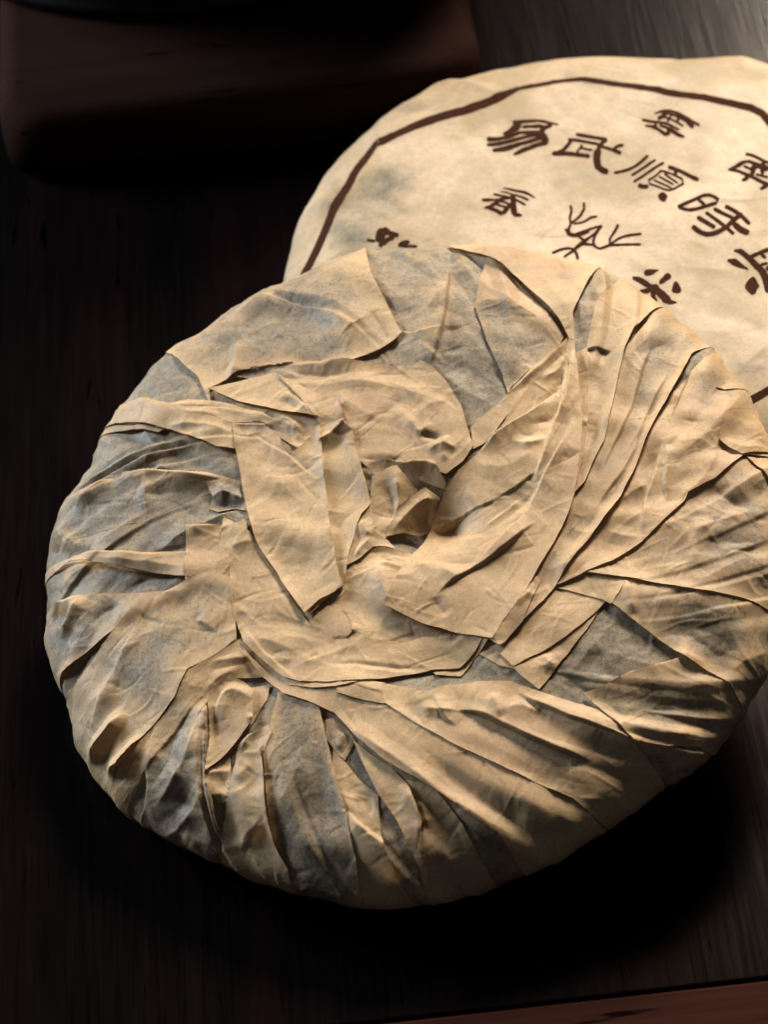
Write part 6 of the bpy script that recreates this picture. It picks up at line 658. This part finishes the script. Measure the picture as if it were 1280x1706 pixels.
# ---------------------------------------------------------------- dark stand and pot behind
stand = empty('wooden_stand', Matrix.Translation((STAND['x'], STAND['y'], 0)) @ Matrix.Rotation(STAND['rot'], 4, 'Z'))
props(stand, 'low dark reddish brown wooden stand with rounded corners lying in shadow behind the tea cakes', 'stand')
bm = bmesh.new()
rounded_slab(bm, -STAND['w'], 0, 0, .17, .003, STAND['h'], .016, .007, 10)
bm_obj('body', bm, M_BLOCK, stand)
bm = bmesh.new()
rounded_slab(bm, -STAND['w'] + .006, -.006, .006, .164, 0, .003, .018, .0005, 8)
bm_obj('foot', bm, M_POT, stand)
pot = empty('clay_pot', Matrix.Translation((POT['x'], POT['y'], STAND['h'])))
props(pot, 'round dark clay pot standing on the wooden stand, only its foot in view', 'pot')
r = POT['r']
bm = bmesh.new()
lathe(bm, [(r - .006, 0), (r - .002, .0008), (r, .003), (r, .006), (r - .004, .009), (r - .003, .012), (r + .012, .030), (r + .018, .050), (r + .012, .072), (r - .010, .088), (r - .016, .090)])
bm_obj('body', bm, M_POT, pot)
bm = bmesh.new()
lathe(bm, [(r - .014, .0905), (r - .013, .093), (r - .020, .097), (.014, .104), (.009, .107), (.013, .114), (.009, .119), (.001, .120)])
bm_obj('lid', bm, M_POT, pot)

# ---------------------------------------------------------------- back cake, printed side up
rng = np.random.default_rng(5)
back = Cake(*CAKE2['shape'], CAKE2['k'])
back_root = empty('tea_cake', Matrix(CAKE2['matrix']))
props(back_root, 'round tea cake lying flat behind, its pale wrapper printed with brown characters and an octagon', 'tea cake')
step = .55
smax = back.rim + 26
gx2 = np.arange(-smax - 1, smax + 1, step); gy2 = gx2
U, V = np.meshgrid(gx2, gy2, indexing='ij')
S2 = np.hypot(U, V)
H2 = vnoise(U, V, 34, rng) * 1.8 + vnoise(U, V, 15, rng) * .5 + facets(U, V, 24, rng, 1.5) * 1.2 + facets(U, V, 9, rng, 1.4) * .38 + facets(U, V, 4, rng) * .10
H2 *= sstep(back.rim + 14, back.rim - 5, S2)
for c in CAKE2['creases']: add_crease(H2, gx2, gy2, c, rng)
random_creases(H2, gx2, gy2, (-95, 95, -95, 95), 190, rng, (8, 34), (.05, .26), (.8, 4.5))
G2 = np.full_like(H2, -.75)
for u0, v0, ru, rv, amt in CAKE2['shade_stains']:  # olive shade on the left, with some staining, painted into the wrapper colour
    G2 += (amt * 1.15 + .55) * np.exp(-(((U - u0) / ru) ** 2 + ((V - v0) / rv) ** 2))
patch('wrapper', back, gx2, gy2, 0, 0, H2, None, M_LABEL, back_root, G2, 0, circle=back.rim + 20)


def bilinear(Hm, gx, gy, u, v):
    st = gx[1] - gx[0]
    a = np.clip((u - gx[0]) / st, 0, len(gx) - 1.001); b = np.clip((v - gy[0]) / st, 0, len(gy) - 1.001)
    i = a.astype(int); j = b.astype(int); fa = a - i; fb = b - j
    return (Hm[i, j] * (1 - fa) + Hm[i + 1, j] * fa) * (1 - fb) + (Hm[i, j + 1] * (1 - fa) + Hm[i + 1, j + 1] * fa) * fb


def ink_strokes(name, strokes, base, rough=.05):
    """brush strokes as thin ribbons of ink lying on the back wrapper; each stroke is its two edges"""
    vs, fs, off = [], [], 0
    for n, (left, right) in enumerate(strokes):
        A = np.asarray(left, float); B = np.asarray(right, float)
        mid = (A + B) / 2
        cum = np.r_[0, np.cumsum(np.hypot(*np.diff(mid, axis=0).T))]
        m = max(5, int(cum[-1] / .45))
        t = np.unique(np.r_[np.linspace(0, cum[-1], m + 1), cum])
        n1 = len(t)
        ip = lambda P: np.stack([np.interp(t, cum, P[:, 0]), np.interp(t, cum, P[:, 1])], -1)
        A, B = ip(A), ip(B)
        jit = 1 + rough * np.convolve(np.random.default_rng(n + 7).normal(0, 1, n1 + 2), np.ones(3) / 2, 'valid')[:, None]
        M_ = (A + B) / 2; A = M_ + (A - M_) * jit; B = M_ + (B - M_) * jit
        d = base + n * .006
        for f in (0, .25, .5, .75, 1):
            p = A + (B - A) * f
            vs.append(back.at(p[:, 0], p[:, 1], bilinear(H2, gx2, gy2, p[:, 0], p[:, 1]) + d))
        for r_ in range(4):
            for i in range(n1 - 1):
                fs.append((off + r_ * n1 + i, off + (r_ + 1) * n1 + i, off + (r_ + 1) * n1 + i + 1, off + r_ * n1 + i + 1))
        off += 5 * n1
    return link_mesh(name, np.vstack(vs), np.array(fs, np.int32), M_INK, back_root)


for seg_ in (CAKE2['border'][:3], CAKE2['border'][3:]): ink_strokes('printed_border', seg_, .06, .03)
for ch in CAKE2['chars']: ink_strokes('printed_character', ch, .06)
ink_strokes('printed_emblem', CAKE2['emblem'], .06)

# ---------------------------------------------------------------- front cake, gathered and folded side up
rng = np.random.default_rng(11)
front = Cake(*CAKE1['shape'], CAKE1['k'])
root = empty('tea_cake', Matrix(CAKE1['matrix']))
props(root, 'round tea cake tilted in front, its tan wrapper gathered into a whorl of pleats', 'tea cake')
ST = .33
SMAX = front.rim + 30
gx = np.arange(-SMAX - 1, SMAX + 1, ST); gy = gx
U, V = np.meshgrid(gx, gy, indexing='ij')
SS = np.hypot(U, V)
under = sstep(front.rim + 16, front.rim + 2, SS)
H = vnoise(U, V, 24, rng) * 1.0 + facets(U, V, 13, rng, 1.5) * 1.7 + facets(U, V, 6, rng, 1.3) * .75 + facets(U, V, 2.4, rng) * .16
radial = lambda p: math.atan2(p[1], p[0]) + .5
random_creases(H, gx, gy, (-105, 105, -105, 105), 170, rng, (12, 38), (.25, .75), (3, 8), radial)
random_creases(H, gx, gy, (-105, 105, -105, 105), 420, rng, (4, 14), (.08, .3), (1.2, 3.5))
for u0, v0, rad, dep in CAKE1['dimples']:
    H -= dep * np.exp(-((U - u0) ** 2 + (V - v0) ** 2) / (2 * rad ** 2))
# tight pleats gathered round the rim: flat-sided folds of uneven width that swirl in towards the middle
TH = (np.arctan2(V, U) + .009 * (front.rim - SS)) % (2 * np.pi)
edges_ = np.cumsum(np.r_[0, rng.uniform(.055, .17, 80)]); edges_ = edges_[edges_ < 6.22]
edges_ = np.r_[edges_, 2 * np.pi]
hk = rng.uniform(.25, 1.35, len(edges_)); hk[-1] = hk[0]
xs = []; ys = []
for k in range(len(edges_) - 1):
    xs += [edges_[k], edges_[k] + (edges_[k + 1] - edges_[k]) * rng.choice([.16, .5, .8])]
    ys += [0., hk[k]]
xs.append(2 * np.pi); ys.append(0.)
PLEAT = np.interp(TH, xs, ys)
rin = np.interp(TH, edges_, rng.uniform(.42, .85, len(edges_))) * front.rim
PLEAT *= np.clip((SS - rin) / (.28 * front.rim), 0, 1)
PLEAT *= 1 - .65 * sstep(front.rim - 14, front.rim + 1, SS)
H += PLEAT * 1.5
for c in CAKE1['creases']: add_crease(H, gx, gy, c[:2] + (c[2] * .85,) + c[3:], rng)
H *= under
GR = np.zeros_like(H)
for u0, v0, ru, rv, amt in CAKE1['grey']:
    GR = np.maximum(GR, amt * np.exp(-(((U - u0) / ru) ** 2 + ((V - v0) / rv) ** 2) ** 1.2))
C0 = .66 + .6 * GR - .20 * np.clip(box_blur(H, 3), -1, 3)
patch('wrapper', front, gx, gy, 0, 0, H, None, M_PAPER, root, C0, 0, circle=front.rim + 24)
# the underside, a plain sheet closing the wrapper
for cake_, root_, s_ in ((front, root, front.rim + 23), (back, back_root, back.rim + 19)):
    bm = bmesh.new()
    ph = np.linspace(0, 2 * math.pi, 160, endpoint=False)
    rings = []
    for f in (1., .66, .33):
        p = cake_.at(s_ * np.cos(ph), s_ * np.sin(ph), np.full(160, -.15))
        p[:, :2] *= f
        rings.append([bm.verts.new(tuple(q)) for q in p])
    for a, b in zip(rings, rings[1:]):
        for k in range(160): bm.faces.new((a[k], a[(k + 1) % 160], b[(k + 1) % 160], b[k]))
    bm.faces.new(rings[-1])
    bm_obj('underside', bm, M_PAPER if cake_ is front else M_LABEL, root_)

for fi, F in enumerate(FLAPS):
    P = np.array(F['poly'])
    # densify the outline and let its edges wander a little, as torn and folded paper does
    pts = []; merge_seg = []; free_seg = []
    n = len(P)
    for i in range(n):
        p, q = P[i], P[(i + 1) % n]
        m = max(1, int(np.hypot(*(q - p)) / 2.2))
        nrm = np.array([-(q - p)[1], (q - p)[0]]) / (np.hypot(*(q - p)) + 1e-9)
        for k in range(m):
            w = 0 if k == 0 else rng.normal(0, .05)
            pts.append(p + (q - p) * k / m + nrm * w)
        (merge_seg if i in F['merge'] else free_seg).append((p, q))
    Q = np.array(pts)
    lo = Q.min(0) - 2; hi = Q.max(0) + 2
    i0, i1 = np.searchsorted(gx, [lo[0], hi[0]]); j0, j1 = np.searchsorted(gy, [lo[1], hi[1]])
    sx, sy = gx[i0:i1], gy[j0:j1]
    X, Y = np.meshgrid(sx, sy, indexing='ij')
    Hs = H[i0:i1, j0:j1]
    mask = inside(X, Y, Q)
    F['lift'] = max(.4, F['lift'] * .6)
    off = np.full(X.shape, F['lift']); mg = np.ones(X.shape)
    if merge_seg:
        dm = np.full(X.shape, 1e9)
        for p, q in merge_seg: dm = np.minimum(dm, poly_dist(X, Y, [p, q])[0])
        mg = sstep(0, 9., dm)
        off = .05 + (F['lift'] - .05) * mg
    off = off * (1 - .85 * sstep(front.rim - 18, front.rim - 3, SS[i0:i1, j0:j1]))
    de = poly_dist(X, Y, Q, closed=True)[0]
    h = box_blur(Hs, F['blur'] / ST) * mg + Hs * (1 - mg) + off
    C = np.zeros_like(h)
    for c in F['creases']: add_crease(C, sx, sy, c, rng)
    area = mask.sum() * ST * ST
    random_creases(C, sx, sy, (lo[0], hi[0], lo[1], hi[1]), int(3 + area * .08 * F['wrinkle']), rng, (4, 20), (.06, .24), (.35, 1.7))
    C *= .85
    C += vnoise(X, Y, 16, rng) * .15 + facets(X, Y, 10, rng, 1.6) * .4 + facets(X, Y, 4.5, rng, 1.3) * .24 + facets(X, Y, 2.0, rng) * .09
    if F['curl']: C += F['curl'] * np.exp(-de / 3.)
    h = h + (C + .6 * PLEAT[i0:i1, j0:j1]) * under[i0:i1, j0:j1] * mg
    h = np.maximum(h, Hs + np.minimum(off, .13))
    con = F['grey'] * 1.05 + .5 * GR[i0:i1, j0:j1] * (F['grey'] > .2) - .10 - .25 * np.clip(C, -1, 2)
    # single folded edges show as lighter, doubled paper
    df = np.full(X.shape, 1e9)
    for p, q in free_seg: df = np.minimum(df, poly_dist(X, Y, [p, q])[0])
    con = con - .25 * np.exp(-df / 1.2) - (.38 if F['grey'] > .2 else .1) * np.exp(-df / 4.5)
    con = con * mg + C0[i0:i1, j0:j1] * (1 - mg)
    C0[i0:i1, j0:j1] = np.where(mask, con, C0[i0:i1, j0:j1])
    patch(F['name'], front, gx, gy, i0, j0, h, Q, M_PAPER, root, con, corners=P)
    H[i0:i1, j0:j1] = np.where(mask, np.maximum(h, Hs), Hs)
